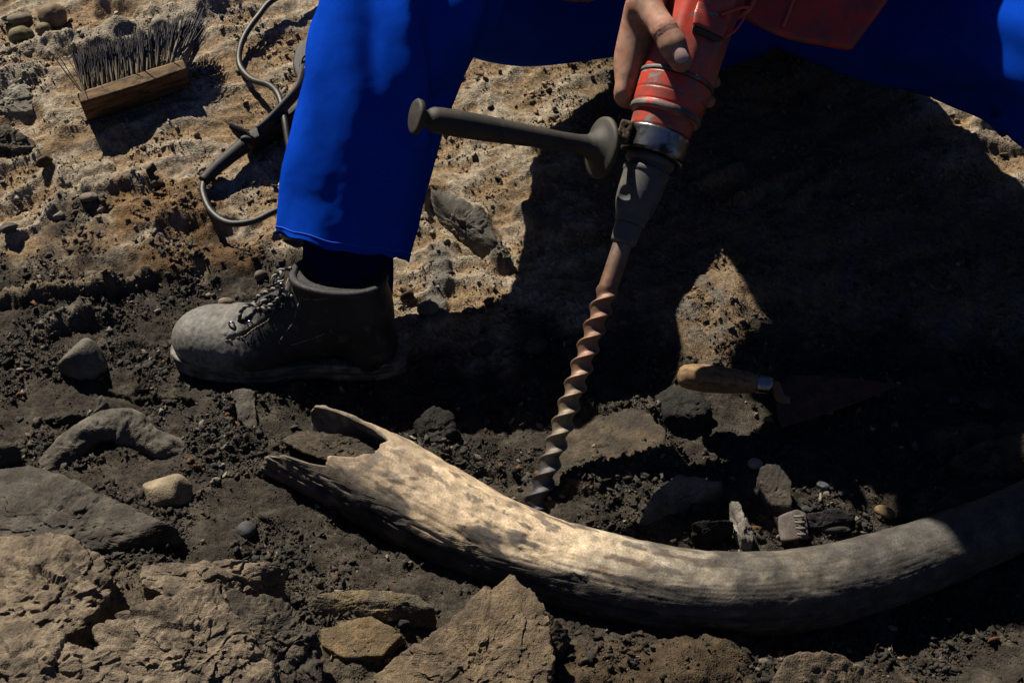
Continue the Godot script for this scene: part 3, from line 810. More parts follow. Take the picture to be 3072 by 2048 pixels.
func smooth_bone(called: String, label: String, category: String, pts: Array, radii: Array, color: Color, s: int) -> void:
	var mb := MB.new()
	var p := spline(PackedVector3Array(pts), 24)
	tube(mb, p, spread(PackedFloat32Array(radii), p.size()), 56, Vector3.RIGHT, true, 0.9)
	var n1 := noise(s, 40.0, 3)
	var n4 := noise(s + 3, 130.0, 3)
	var n5 := noise(s + 4, 34.0, 3, FastNoiseLite.TYPE_SIMPLEX_SMOOTH, FastNoiseLite.FRACTAL_RIDGED)
	for i in mb.v.size(): mb.v[i] += Vector3(0.3, 1, 0.2) * (n1.get_noise_3dv(mb.v[i]) * 0.004 + n4.get_noise_3dv(mb.v[i]) * 0.0016 - smoothstep(0.8, 0.95, n5.get_noise_3dv(mb.v[i])) * 0.002)
	paint_stone(mb, color * 1.15, color * 0.62, s, 25.0)
	tag(put(called, mb, mats.rock), label, category)

func build_stones() -> void:
	var chip_spots: Array[Vector2] = [Vector2(0.040, 0.279), Vector2(0.009, 0.257), Vector2(0.002, 0.271), Vector2(0.037, 0.261), Vector2(-0.008, 0.236), Vector2(0.054, 0.275)]
	smooth_bone("curved_bone", "smooth grey bone bent over like a hook, half buried left of the tusk", "bone", [Vector3(-0.527, -0.0366, 0.2145), Vector3(-0.5058, -0.0203, 0.192), Vector3(-0.4824, -0.0079, 0.1698), Vector3(-0.4565, -0.0015, 0.165), Vector3(-0.439, -0.0074, 0.1673), Vector3(-0.4163, -0.0152, 0.1797), Vector3(-0.3873, -0.0189, 0.1892), Vector3(-0.3623, -0.0329, 0.1887)], [0.018, 0.020, 0.018, 0.019, 0.023, 0.017, 0.015, 0.010], Color(0.15, 0.14, 0.122), 61)
	pebble("pebble", "white oval pebble on the soil above the dark squarish block", "pebble", Vector2(0.272, 0.218), Vector3(0.022, 0.013, 0.019), 0.1, 0.0, 0.15, Color(0.34, 0.335, 0.31), 71)
	pebble("pebble", "amber oval pebble in the shade above the right part of the tusk", "pebble", Vector2(0.407, 0.272), Vector3(0.030, 0.014, 0.018), -0.75, 0.1, 0.15, Color(0.20, 0.145, 0.075), 72)
	pebble("pebble", "small blue grey triangular chip left of the amber pebble", "pebble", Vector2(0.343, 0.248), Vector3(0.018, 0.012, 0.018), 0.4, 0.1, 0.15, Color(0.12, 0.135, 0.16), 73, 0.8)
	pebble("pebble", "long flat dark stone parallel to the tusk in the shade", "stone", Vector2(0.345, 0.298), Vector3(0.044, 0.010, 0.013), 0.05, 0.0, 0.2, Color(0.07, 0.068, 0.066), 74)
	pebble("pebble", "small round blue pebble in the soil below the cream cobble", "pebble", Vector2(-0.276, 0.328), Vector3(0.024, 0.020, 0.026), 0.3, 0.0, 0.35, Color(0.085, 0.09, 0.10), 75)
	pebble("pebble", "purplish pebble near the tip of the trowel blade", "pebble", Vector2(0.532, 0.097), Vector3(0.020, 0.012, 0.014), 0.2, 0.0, 0.15, Color(0.10, 0.088, 0.085), 76)
	pebble("pebble", "brown angular pebble at the right, just beyond the trowel's tip", "pebble", Vector2(0.562, 0.114), Vector3(0.022, 0.013, 0.016), -0.4, 0.0, 0.15, Color(0.13, 0.10, 0.08), 77, 0.5)
	pebble("pebble", "dusty oval pebble in front of the sand by the boot's laces", "pebble", Vector2(-0.373, -0.069), Vector3(0.025, 0.016, 0.018), 0.2, 0.0, 0.15, Color(0.22, 0.18, 0.13), 78)
	pebble("pebble", "grey knobbly pebble left of the lace knot", "pebble", Vector2(-0.331, -0.105), Vector3(0.022, 0.018, 0.018), 0.6, 0.2, 0.15, Color(0.15, 0.13, 0.105), 79)
	pebble("pebble", "brown chip just left of the tongue of the boot", "pebble", Vector2(-0.319, -0.070), Vector3(0.022, 0.014, 0.014), 0.3, 0.2, 0.15, Color(0.16, 0.13, 0.10), 80, 0.8)
	pebble("pebble", "rough yellow grey stone in the soil right of the pale ridge on the left slope", "stone", Vector2(-0.552, -0.103), Vector3(0.026, 0.016, 0.018), 0.1, 0.0, 0.25, Color(0.15, 0.125, 0.09), 81)
	pebble("pebble", "tan angular stone among crumbs above the rust coloured patch", "stone", Vector2(-0.498, -0.268), Vector3(0.026, 0.018, 0.018), 0.1, 0.1, 0.2, Color(0.19, 0.145, 0.10), 82, 0.6)
	pebble("pebble", "dark angular chip sticking up below the cable's strain relief", "chip", Vector2(-0.507, -0.278), Vector3(0.022, 0.024, 0.014), 0.9, 0.3, 0.1, Color(0.08, 0.065, 0.05), 83, 1.0)
	pebble("pebble", "upright dark chip in the soil by the dark hollow at the left", "chip", Vector2(-0.664, -0.302), Vector3(0.030, 0.026, 0.022), 0.4, 0.2, 0.2, Color(0.12, 0.09, 0.065), 84, 0.9)
	pebble("pebble", "round grey stone half sunk in crumbs above the rusty patch's left end", "stone", Vector2(-0.583, -0.227), Vector3(0.032, 0.014, 0.022), 0.1, 0.0, 0.3, Color(0.21, 0.18, 0.14), 85)
	pebble("pebble", "white angular chip at the lower end of the pale rib near the left edge", "chip", Vector2(-0.621, -0.206), Vector3(0.020, 0.016, 0.014), 0.5, 0.1, 0.2, Color(0.30, 0.28, 0.24), 86, 0.7)
	pebble("pebble", "flat grey chip at the left edge beside the pale rib", "chip", Vector2(-0.677, -0.170), Vector3(0.026, 0.014, 0.016), 0.5, 0.1, 0.2, Color(0.17, 0.165, 0.15), 87, 0.9)
	pebble("pebble", "black chip in the soil behind the curved bone's left end", "chip", Vector2(-0.519, 0.137), Vector3(0.030, 0.020, 0.016), 0.3, 0.2, 0.2, Color(0.065, 0.06, 0.055), 88, 1.0)
	pebble("pebble", "small flat grey chip above the black chip", "chip", Vector2(-0.540, 0.139), Vector3(0.018, 0.014, 0.012), 0.2, 0.2, 0.2, Color(0.075, 0.07, 0.065), 89, 0.9)
	pebble("pebble", "tiny white chip on the soil above the domed grey stone", "chip", Vector2(-0.459, -0.055), Vector3(0.012, 0.006, 0.007), 0.8, 0.2, 0.1, Color(0.40, 0.37, 0.32), 90, 0.8)
	pebble("pebble", "white shell chip in the dark soil just right of the cream cobble", "chip", Vector2(-0.324, 0.222), Vector3(0.014, 0.008, 0.007), 0.5, 0.2, 0.1, Color(0.42, 0.42, 0.42), 91, 0.8)
	pebble("pebble", "small white pebble on the soil left of the pointed slab", "pebble", Vector2(-0.116, 0.452), Vector3(0.008, 0.007, 0.008), 0.0, 0.0, 0.1, Color(0.6, 0.58, 0.54), 92)
	pebble("pebble", "slate blue chip in front of the yellowish slab's blunt end", "chip", Vector2(-0.097, 0.438), Vector3(0.026, 0.012, 0.016), 0.2, 0.2, 0.1, Color(0.11, 0.115, 0.12), 93, 0.9)
	pebble("pebble", "dark cubic chip below the yellowish slab", "chip", Vector2(-0.103, 0.458), Vector3(0.014, 0.011, 0.012), 0.4, 0.2, 0.1, Color(0.05, 0.048, 0.047), 94, 0.9)
	pebble("pebble", "orange pebble at the foot of the pointed slab", "pebble", Vector2(-0.116, 0.494), Vector3(0.009, 0.008, 0.008), 0.0, 0.0, 0.1, Color(0.34, 0.16, 0.06), 95)
	pebble("pebble", "pale straight splinter standing beside the slate blue chip", "chip", Vector2(-0.096, 0.429), Vector3(0.006, 0.018, 0.005), 0.0, 0.3, 0.1, Color(0.26, 0.25, 0.23), 96, 0.8)
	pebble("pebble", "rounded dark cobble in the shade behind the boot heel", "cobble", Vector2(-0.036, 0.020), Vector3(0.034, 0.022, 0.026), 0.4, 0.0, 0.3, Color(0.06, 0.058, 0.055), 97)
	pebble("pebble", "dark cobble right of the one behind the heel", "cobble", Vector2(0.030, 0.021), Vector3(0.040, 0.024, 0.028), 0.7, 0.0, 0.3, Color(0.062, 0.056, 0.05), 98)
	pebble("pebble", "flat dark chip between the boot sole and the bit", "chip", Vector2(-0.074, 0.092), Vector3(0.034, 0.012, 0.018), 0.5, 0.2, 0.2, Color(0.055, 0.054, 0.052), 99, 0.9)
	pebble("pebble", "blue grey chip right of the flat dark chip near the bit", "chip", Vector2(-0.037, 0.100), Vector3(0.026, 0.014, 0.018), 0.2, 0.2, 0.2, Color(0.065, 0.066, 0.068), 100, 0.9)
	pebble("pebble", "white splinter lying on the crusted slab behind the bit", "chip", Vector2(0.126, 0.154), Vector3(0.036, 0.006, 0.008), -0.5, 0.0, 0.2, Color(0.26, 0.26, 0.25), 101, 0.6)
	pebble("pebble", "cream grain on the crusted slab in front of the bit's shadow", "chip", Vector2(0.093, 0.201), Vector3(0.010, 0.009, 0.007), 0.5, 0.2, 0.1, Color(0.34, 0.31, 0.25), 102, 0.8)
	pebble("pebble", "black chip on the sandy patch left of the trowel handle", "chip", Vector2(0.188, 0.057), Vector3(0.014, 0.012, 0.012), 0.4, 0.2, 0.1, Color(0.04, 0.04, 0.042), 103, 0.9)
	pebble("pebble", "grey cobble half buried in the sandy bank beside the heel", "cobble", Vector2(-0.107, -0.042), Vector3(0.036, 0.024, 0.028), 0.2, 0.0, 0.35, Color(0.19, 0.175, 0.15), 104)
	pebble("pebble", "brown knobbly stone at the foot of the sandy bank", "stone", Vector2(-0.030, -0.063), Vector3(0.022, 0.018, 0.018), 0.2, 0.1, 0.2, Color(0.13, 0.10, 0.07), 105, 0.6)
	pebble("pebble", "dark chip in the sand right of the sock", "chip", Vector2(-0.136, -0.070), Vector3(0.026, 0.018, 0.020), 0.2, 0.1, 0.2, Color(0.08, 0.068, 0.055), 106, 0.8)
	pebble("pebble", "grey flat chip in the sandy bank below the dark outcrop", "chip", Vector2(-0.058, -0.051), Vector3(0.020, 0.010, 0.014), 0.6, 0.1, 0.2, Color(0.15, 0.14, 0.12), 107, 0.8)
	pebble("pebble", "white quartz grain at the shadow's edge on the sandy bank", "pebble", Vector2(0.048, -0.152), Vector3(0.008, 0.007, 0.006), 0.6, 0.1, 0.1, Color(0.62, 0.60, 0.56), 108, 0.6)
	pebble("pebble", "dusty round stone behind the trouser hem beside the cable", "stone", Vector2(-0.300, -0.173), Vector3(0.034, 0.026, 0.026), 0.2, 0.1, 0.25, Color(0.20, 0.16, 0.11), 109)
	for c: Array in [[1262, 1158, 111], [1195, 1128, 112], [1180, 1150, 113], [1255, 1130, 114], [1160, 1098, 115], [1290, 1150, 116]]:
		pebble("spoil_chip", "small pale chip broken out by the bit, lying round its tip", "chip", chip_spots[c[2] - 111], Vector3(0.009, 0.006, 0.007), c[2] * 0.7, 0.2, 0.1, Color(0.24, 0.23, 0.21), c[2], 0.9, "chips round the bit tip")
	# a fossil jaw piece with ribbed teeth
	var t := thing("ribbed_fossil", Vector3(0.302, -0.0368, 0.2963), "purple brown fossil tooth with raised pale ribs, above the middle of the tusk", "fossil")
	var mb := MB.new()
	hull(mb, PackedVector3Array([Vector3(0.2842, -0.0204, 0.2955), Vector3(0.3049, -0.0174, 0.2873), Vector3(0.3143, -0.0196, 0.293), Vector3(0.3137, -0.0309, 0.3176), Vector3(0.2837, -0.0314, 0.3235), Vector3(0.282, -0.026, 0.3063), Vector3(0.2943, -0.0507, 0.2669), Vector3(0.3273, -0.0519, 0.2586), Vector3(0.3237, -0.0585, 0.2927), Vector3(0.291, -0.0564, 0.3015)]), 20, 26.0, 0.0008, 60.0, 66)
	paint_stone(mb, Color(0.155, 0.13, 0.125), Color(0.11, 0.095, 0.088), 66, 30.0)
	put("body", mb, mats.pebble, t)
	for i in 4:
		var rb := MB.new()
		var y := 1184.0 + i * 13.0
		var a: Vector3 = (Vector3(0.3001, -0.0184, 0.2983)).lerp(Vector3(0.3013, -0.0263, 0.3164), i / 3.0)
		var b: Vector3 = (Vector3(0.3107, -0.0195, 0.2971)).lerp(Vector3(0.3098, -0.0275, 0.3164), i / 3.0)
		tube(rb, spline(PackedVector3Array([a, a.lerp(b, 0.5) + Vector3(0, 0.0015, 0.002), b]), 4), PackedFloat32Array([0.0015]), 8)
		rb.flat(srgb(0.23, 0.21, 0.205))
		put("rib", rb, mats.pebble, t)

func build_crumbs() -> void:
	# loose grit and soil crumbs that nobody could count
	var rng := RandomNumberGenerator.new()
	rng.seed = 77
	var dens := noise(300, 9.0, 3)
	for kind in 3:
		var mb := MB.new()
		var sp := ball(2)
		var nn := noise(310 + kind, 0.9, 2)
		for d: Vector3 in sp[0]: mb.add(d * (0.5 + 0.5 * nn.get_noise_3dv(d * 1.3)) * Vector3(1.0, 0.8, 0.9))
		for i: int in range(0, sp[1].size(), 3): mb.tri(sp[1][i], sp[1][i + 1], sp[1][i + 2])
		mb.flat(Color.WHITE)
		var xf: Array[Transform3D] = []
		var cc: Array[Color] = []
		var tries := 0
		while xf.size() < 34000 and tries < 170000:
			tries += 1
			var x := rng.randf_range(-0.82, 0.82)
			var z := rng.randf_range(-0.62, 0.56)
			var c := ground_color(x, z)
			var l := c.get_luminance()
			var want := clampf(0.35 + dens.get_noise_2d(x, z) * 1.6, 0.03, 1.0) * (0.28 if l > 0.13 else 1.0)
			if rng.randf() > want: continue
			var s := 0.0011 + 0.0022 * rng.randf() * rng.randf() + 0.0080 * pow(rng.randf(), 14.0)
			var b := Basis.from_euler(Vector3(rng.randf() * TAU_, rng.randf() * TAU_, rng.randf() * TAU_)).scaled_local(Vector3(s * rng.randf_range(0.8, 1.5), s * rng.randf_range(0.55, 1.0), s))
			xf.append(Transform3D(b, Vector3(x, ground_y(x, z) + s * 0.22, z)))
			var k := rng.randf()
			var tint := c * rng.randf_range(0.75, 1.3)
			if k < 0.06: tint = Color(0.34, 0.30, 0.25) * rng.randf_range(0.5, 1.1)
			elif k < 0.10: tint = Color(0.17, 0.09, 0.04)
			elif k < 0.2: tint = Color(0.06, 0.06, 0.062)
			tint.a = 1.0
			cc.append(tint.clamp(Color.BLACK, Color.WHITE).linear_to_srgb())
		var mm := MultiMesh.new()
		mm.transform_format = MultiMesh.TRANSFORM_3D
		mm.use_colors = true
		mm.mesh = mb.commit(mats.pebble)
		mm.instance_count = xf.size()
		for i in xf.size():
			mm.set_instance_transform(i, xf[i])
			mm.set_instance_color(i, cc[i])
		var o := MultiMeshInstance3D.new()
		o.name = numbered("soil_crumbs")
		o.multimesh = mm
		add_child(o)
		tag(o, ["dark crumbs of soil and grit strewn over the whole slope", "fine rounded grit strewn over the soil and sand", "angular grit strewn among the soil crumbs"][kind], "gravel", "loose grit on the ground", "stuff")

# ------------------------------------------------------------------ the tusk
func build_tusk() -> void:
	var t := thing("tusk", Vector3(0.033, -0.0241, 0.3591), "curved fossil tusk, cream above and charcoal below, hollow broken end beside the boot", "tusk")
	var pts := PackedVector3Array([Vector3(-0.2517, 0.0076, 0.198), Vector3(-0.2042, 0.0067, 0.2268), Vector3(-0.1388, 0.0008, 0.266), Vector3(-0.0759, -0.0053, 0.3082), Vector3(-0.0206, -0.0111, 0.341), Vector3(0.0327, -0.0143, 0.3663), Vector3(0.0975, -0.0159, 0.3888), Vector3(0.1658, -0.02, 0.4037), Vector3(0.2359, -0.0262, 0.4019), Vector3(0.3059, -0.0353, 0.3846), Vector3(0.3776, -0.0348, 0.3622), Vector3(0.4429, -0.0217, 0.3441), Vector3(0.5033, -0.0065, 0.3278), Vector3(0.5733, 0.0063, 0.3008), Vector3(0.6576, 0.0104, 0.2606)])
	var rr := PackedFloat32Array([0.049, 0.051, 0.053, 0.051, 0.047, 0.045, 0.044, 0.043, 0.042, 0.041, 0.039, 0.036, 0.034, 0.033, 0.032])
	var p := spline(pts, 22)
	var r := spread(rr, p.size())
	var fr := frames(p, Vector3.UP)
	var along := PackedFloat32Array([0.0])
	for i in range(1, p.size()): along.append(along[i - 1] + p[i].distance_to(p[i - 1]))
	var total := along[along.size() - 1]
	var n := 200
	var rag := noise(401, 2.2, 2)
	var skin := noise(402, 30.0, 4)
	var crack := noise(403, 1.0, 4, FastNoiseLite.TYPE_SIMPLEX_SMOOTH, FastNoiseLite.FRACTAL_RIDGED)
	var patch := noise(404, 9.0, 4)
	var spot := noise(405, 55.0, 4)
	var mb := MB.new()
	var cut := PackedFloat32Array()
	var rim: Array[Vector2] = [Vector2(-180, 0.0), Vector2(-120, 0.0), Vector2(-100, 0.0), Vector2(-84, 0.0), Vector2(-70, 0.008), Vector2(-56, 0.026), Vector2(-42, 0.062), Vector2(-28, 0.105), Vector2(-12, 0.130), Vector2(8, 0.130), Vector2(28, 0.112), Vector2(42, 0.092), Vector2(52, 0.090), Vector2(58, 0.074), Vector2(66, 0.036), Vector2(80, 0.006), Vector2(120, -0.008), Vector2(150, -0.010), Vector2(180, 0.0)]
	for k in n:
		var a := TAU_ * k / n
		var d := fposmod(a + PI, TAU_) - PI
		var deg := rad_to_deg(d)
		var c := 0.0
		for e in rim.size() - 1:
			if deg >= rim[e].x and deg <= rim[e + 1].x:
				c = lerpf(rim[e].y, rim[e + 1].y, smoothstep(rim[e].x, rim[e + 1].x, deg) * 0.6 + 0.4 * inverse_lerp(rim[e].x, rim[e + 1].x, deg))
		c += 0.010 * rag.get_noise_2d(cos(a) * 0.45, sin(a) * 0.45) + 0.0035 * rag.get_noise_2d(cos(a) * 2.2 + 9.0, sin(a) * 2.2)
		cut.append(c)
	var rows := 300
	for side in 2:                                                    # the outer skin, then the wall of the hollow
		var m := rows if side == 0 else 70
		for j in m + 1:
			for k in n:
				var a := TAU_ * k / n
				var s := lerpf(cut[k], total, float(j) / m) if side == 0 else lerpf(cut[k], 0.26, float(j) / m)
				var i := clampi(along.bsearch(s) - 1, 0, p.size() - 2)
				var f := clampf((s - along[i]) / (along[i + 1] - along[i]), -2.0, 1.0)
				var o := p[i].lerp(p[i + 1], f)
				var dir: Vector3 = fr[0][i].lerp(fr[0][i + 1], f) * cos(a) + fr[1][i].lerp(fr[1][i + 1], f) * sin(a)
				var rad := lerpf(r[i], r[i + 1], f)
				if side == 0:
					var cr: float = crack.get_noise_3d(s * 5.0, cos(a) * 5.5, sin(a) * 5.5)
					var low := smoothstep(0.9, 1.5, a) * (1.0 - smoothstep(2.6, 3.2, a))
					var q := o + dir * rad
					rad += skin.get_noise_3dv(q) * 0.0009 + spot.get_noise_3dv(q) * 0.0006 - lerpf(0.15, 1.0, low) * smoothstep(0.45, 0.75, cr) * lerpf(0.0042, 0.0022, smoothstep(0.3, 0.6, s))
					rad -= smoothstep(0.16, 0.21, patch.get_noise_3dv(q * 2.2) + spot.get_noise_3dv(q) * 0.12) * lerpf(0.0014, 0.0005, smoothstep(0.3, 0.5, s))
				else:
					rad -= lerpf(0.0042, 0.012, smoothstep(0.0, 0.3, float(j) / m)) + skin.get_noise_3dv(o + dir * rad) * 0.001
				mb.add(o + dir * rad)
	for j in rows:
		for k in n:
			var k2 := (k + 1) % n
			mb.quad(j * n + k, j * n + k2, (j + 1) * n + k2, (j + 1) * n + k)
	var b := (rows + 1) * n
	for j in 70:
		for k in n:
			var k2 := (k + 1) % n
			mb.quad(b + j * n + k2, b + j * n + k, b + (j + 1) * n + k, b + (j + 1) * n + k2)
	for k in n:
		var k2 := (k + 1) % n
		mb.quad(k2, k, b + k, b + k2)
	# colour: cream bone with charcoal staining, grey brown towards the far end, orange blotches there
	mb.col.resize(mb.v.size())
	var cream := Color(0.60, 0.475, 0.33)
	var white := Color(0.60, 0.56, 0.46)
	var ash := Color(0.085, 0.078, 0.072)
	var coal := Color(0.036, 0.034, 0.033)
	for i in mb.v.size():
		var q := mb.v[i]
		var k := i % n
		var a := rad_to_deg(fposmod(TAU_ * k / n + PI, TAU_) - PI)
		var row := i / n
		var f := float(row) / rows if i < b else 0.0
		var s := f * total
		var n1 := patch.get_noise_3dv(q)
		var n2 := skin.get_noise_3dv(q)
		var n3 := spot.get_noise_3dv(q)
		var streak: float = patch.get_noise_3d(s * 0.9, a * 0.0045, 3.0)
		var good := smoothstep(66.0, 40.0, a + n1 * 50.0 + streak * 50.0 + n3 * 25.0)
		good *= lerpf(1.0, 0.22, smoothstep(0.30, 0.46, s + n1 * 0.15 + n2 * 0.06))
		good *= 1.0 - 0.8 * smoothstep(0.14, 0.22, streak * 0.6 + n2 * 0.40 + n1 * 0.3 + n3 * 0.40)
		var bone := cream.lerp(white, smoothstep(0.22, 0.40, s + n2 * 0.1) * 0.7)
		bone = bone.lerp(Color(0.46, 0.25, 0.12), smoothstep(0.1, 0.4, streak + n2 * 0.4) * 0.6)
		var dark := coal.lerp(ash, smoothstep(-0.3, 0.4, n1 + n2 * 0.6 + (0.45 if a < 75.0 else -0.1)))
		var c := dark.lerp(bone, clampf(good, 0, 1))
		c = c.lerp(Color(0.28, 0.115, 0.04), smoothstep(0.12, 0.3, streak + n2 * 0.5 - 0.1) * smoothstep(0.62, 0.72, s) * 0.85)
		if s < 0.12 and i < b: c = c.lerp(Color(0.22, 0.18, 0.14), 0.5 * smoothstep(0.12, 0.06, s + n2 * 0.06))
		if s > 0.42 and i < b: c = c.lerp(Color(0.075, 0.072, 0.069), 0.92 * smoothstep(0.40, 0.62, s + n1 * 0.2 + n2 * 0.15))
		c = c * (1.0 + n3 * 0.7)
		if i >= b: c = Color(0.27, 0.245, 0.215).lerp(Color(0.11, 0.10, 0.093), smoothstep(-0.2, 0.35, n2 + n1)) * (1.0 + n3 * 0.6)
		mb.col[i] = c.clamp(Color(0.01, 0.01, 0.01), Color.WHITE).linear_to_srgb()
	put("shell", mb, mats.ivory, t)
	# the dirt packed into the hollow
	var sm := MB.new()
	hull(sm, PackedVector3Array([Vector3(-0.2597, 0.0099, 0.2068), Vector3(-0.2366, 0.0173, 0.1944), Vector3(-0.1864, 0.0201, 0.2055), Vector3(-0.1456, 0.023, 0.2269), Vector3(-0.127, 0.0203, 0.2529), Vector3(-0.1699, 0.0222, 0.2664), Vector3(-0.2255, 0.0157, 0.2389), Vector3(-0.2676, -0.0358, 0.1582), Vector3(-0.1562, -0.0386, 0.2085), Vector3(-0.135, -0.0292, 0.2192)]), 40, 10.0, 0.004, 70.0, 410)
	paint_stone(sm, Color(0.06, 0.053, 0.046), Color(0.095, 0.08, 0.064), 411, 60.0)
	put("soil_filling", sm, mats.soil, t)

# ------------------------------------------------------------------ the pointing trowel
func build_trowel() -> void:
	var butt := Vector3(0.1889, 0.0512, 0.1406)
	var neck := Vector3(0.2789, 0.0426, 0.1448)
	var t := thing("trowel", Vector3(0.275, -0.0126, 0.0881), "pointing trowel with worn wooden handle and rusty triangular blade, lying above the tusk", "trowel")
	var ax := (neck - butt).normalized()
	var len := butt.distance_to(neck)
	var mb := MB.new()
	lathe(mb, butt, ax, Vector3.UP, [Vector2(0, 0.004), Vector2(0.002, 0.0095), Vector2(0.006, 0.0128), Vector2(0.015, 0.0148), Vector2(len * 0.35, 0.0162), Vector2(len * 0.7, 0.0145), Vector2(len * 0.93, 0.0115), Vector2(len, 0.0098)], 40, 0.0022)
	var streak := noise(501, 1.0, 4)
	var blot := noise(502, 90.0, 3)
	mb.col.resize(mb.v.size())
	for i in mb.v.size():
		var q := mb.v[i] - butt
		var s := q.dot(ax)
		var side := (q - ax * s).normalized()
		var g := streak.get_noise_3d(s * 14.0, side.x * 9.0 + side.y * 5.0, side.z * 9.0)
		var c := Color(0.34, 0.225, 0.115).lerp(Color(0.22, 0.135, 0.065), smoothstep(-0.3, 0.4, g))
		c = c.lerp(Color(0.05, 0.038, 0.028), smoothstep(0.22, 0.4, streak.get_noise_3d(s * 38.0 + 9.0, side.x * 16.0, side.z * 16.0)) * 0.75)
		c = c.lerp(Color(0.12, 0.085, 0.055), smoothstep(0.25, 0.5, blot.get_noise_3dv(q)) * 0.6)
		mb.col[i] = c.linear_to_srgb()
	put("handle", mb, mats.wood, t)
	var fm := MB.new()
	lathe(fm, neck, ax, Vector3.UP, [Vector2(-0.001, 0.008), Vector2(0.0, 0.0104), Vector2(0.0165, 0.0098), Vector2(0.0172, 0.005)], 36, 0.003)
	fm.flat(srgb(0.42, 0.45, 0.50))
	put("ferrule", fm, mats.chrome, t)
	var heel := Vector3(0.3135, 0.0253, 0.1524)
	var tm := MB.new()
	var tp := spline(PackedVector3Array([neck + ax * 0.012, neck + ax * 0.022, Vector3(0.303, 0.036, 0.1452), Vector3(0.3081, 0.0264, 0.1514), heel + ax * 0.004]), 8)
	tube(tm, tp, spread(PackedFloat32Array([0.0055, 0.0055, 0.0055, 0.006, 0.005]), tp.size()), 16)
	tm.flat(srgb(0.24, 0.145, 0.09))
	put("tang", tm, mats.rust, t)
	# blade: a thin kite of steel, its heel corners rounded
	var far := Vector3(0.3229, 0.0342, 0.1177)
	var near := Vector3(0.3037, 0.0144, 0.1885)
	var tip := Vector3(0.4561, 0.0148, 0.1105)
	var nn := (near - far).cross(tip - far).normalized()
	if nn.y < 0: nn = -nn
	var bm := MB.new()
	var outline: Array[Vector3] = []
	var mid := far.lerp(near, 0.5)
	for i in 13: outline.append(far.lerp(near, i / 12.0) - ax * 0.010 * (1.0 - pow(absf(i / 6.0 - 1.0), 2.2)))
	for i in range(1, 12): outline.append(near.lerp(tip, i / 12.0) + (near - far).normalized() * 0.004 * sin(PI * i / 12.0))
	for i in 5: outline.append(tip + (far - near).normalized() * 0.004 * (i / 4.0 - 0.5))
	for i in range(1, 12): outline.append(tip.lerp(far, i / 12.0) + (far - near).normalized() * 0.004 * sin(PI * i / 12.0))
	var c0 := mid.lerp(tip, 0.35)
	var rings := 14
	for up in 2:
		for j in rings + 1:
			for q in outline:
				var w := float(j) / rings
				var e := 0.00075 if w < 0.97 else 0.0003
				bm.add(c0.lerp(q, w) + nn * (e if up == 0 else -e))
	var m := outline.size()
	for up in 2:
		var b := up * (rings + 1) * m
		for j in rings:
			for k in m:
				var k2 := (k + 1) % m
				if (up == 0): bm.quad(b + j * m + k, b + (j + 1) * m + k, b + (j + 1) * m + k2, b + j * m + k2)
				else: bm.quad(b + j * m + k2, b + (j + 1) * m + k2, b + (j + 1) * m + k, b + j * m + k)
	for k in m:
		var k2 := (k + 1) % m
		bm.quad(rings * m + k, (2 * rings + 1) * m + k, (2 * rings + 1) * m + k2, rings * m + k2)
	paint_stone(bm, Color(0.15, 0.068, 0.042), Color(0.085, 0.05, 0.038), 510, 60.0)
	put("blade", bm, mats.rust, t)

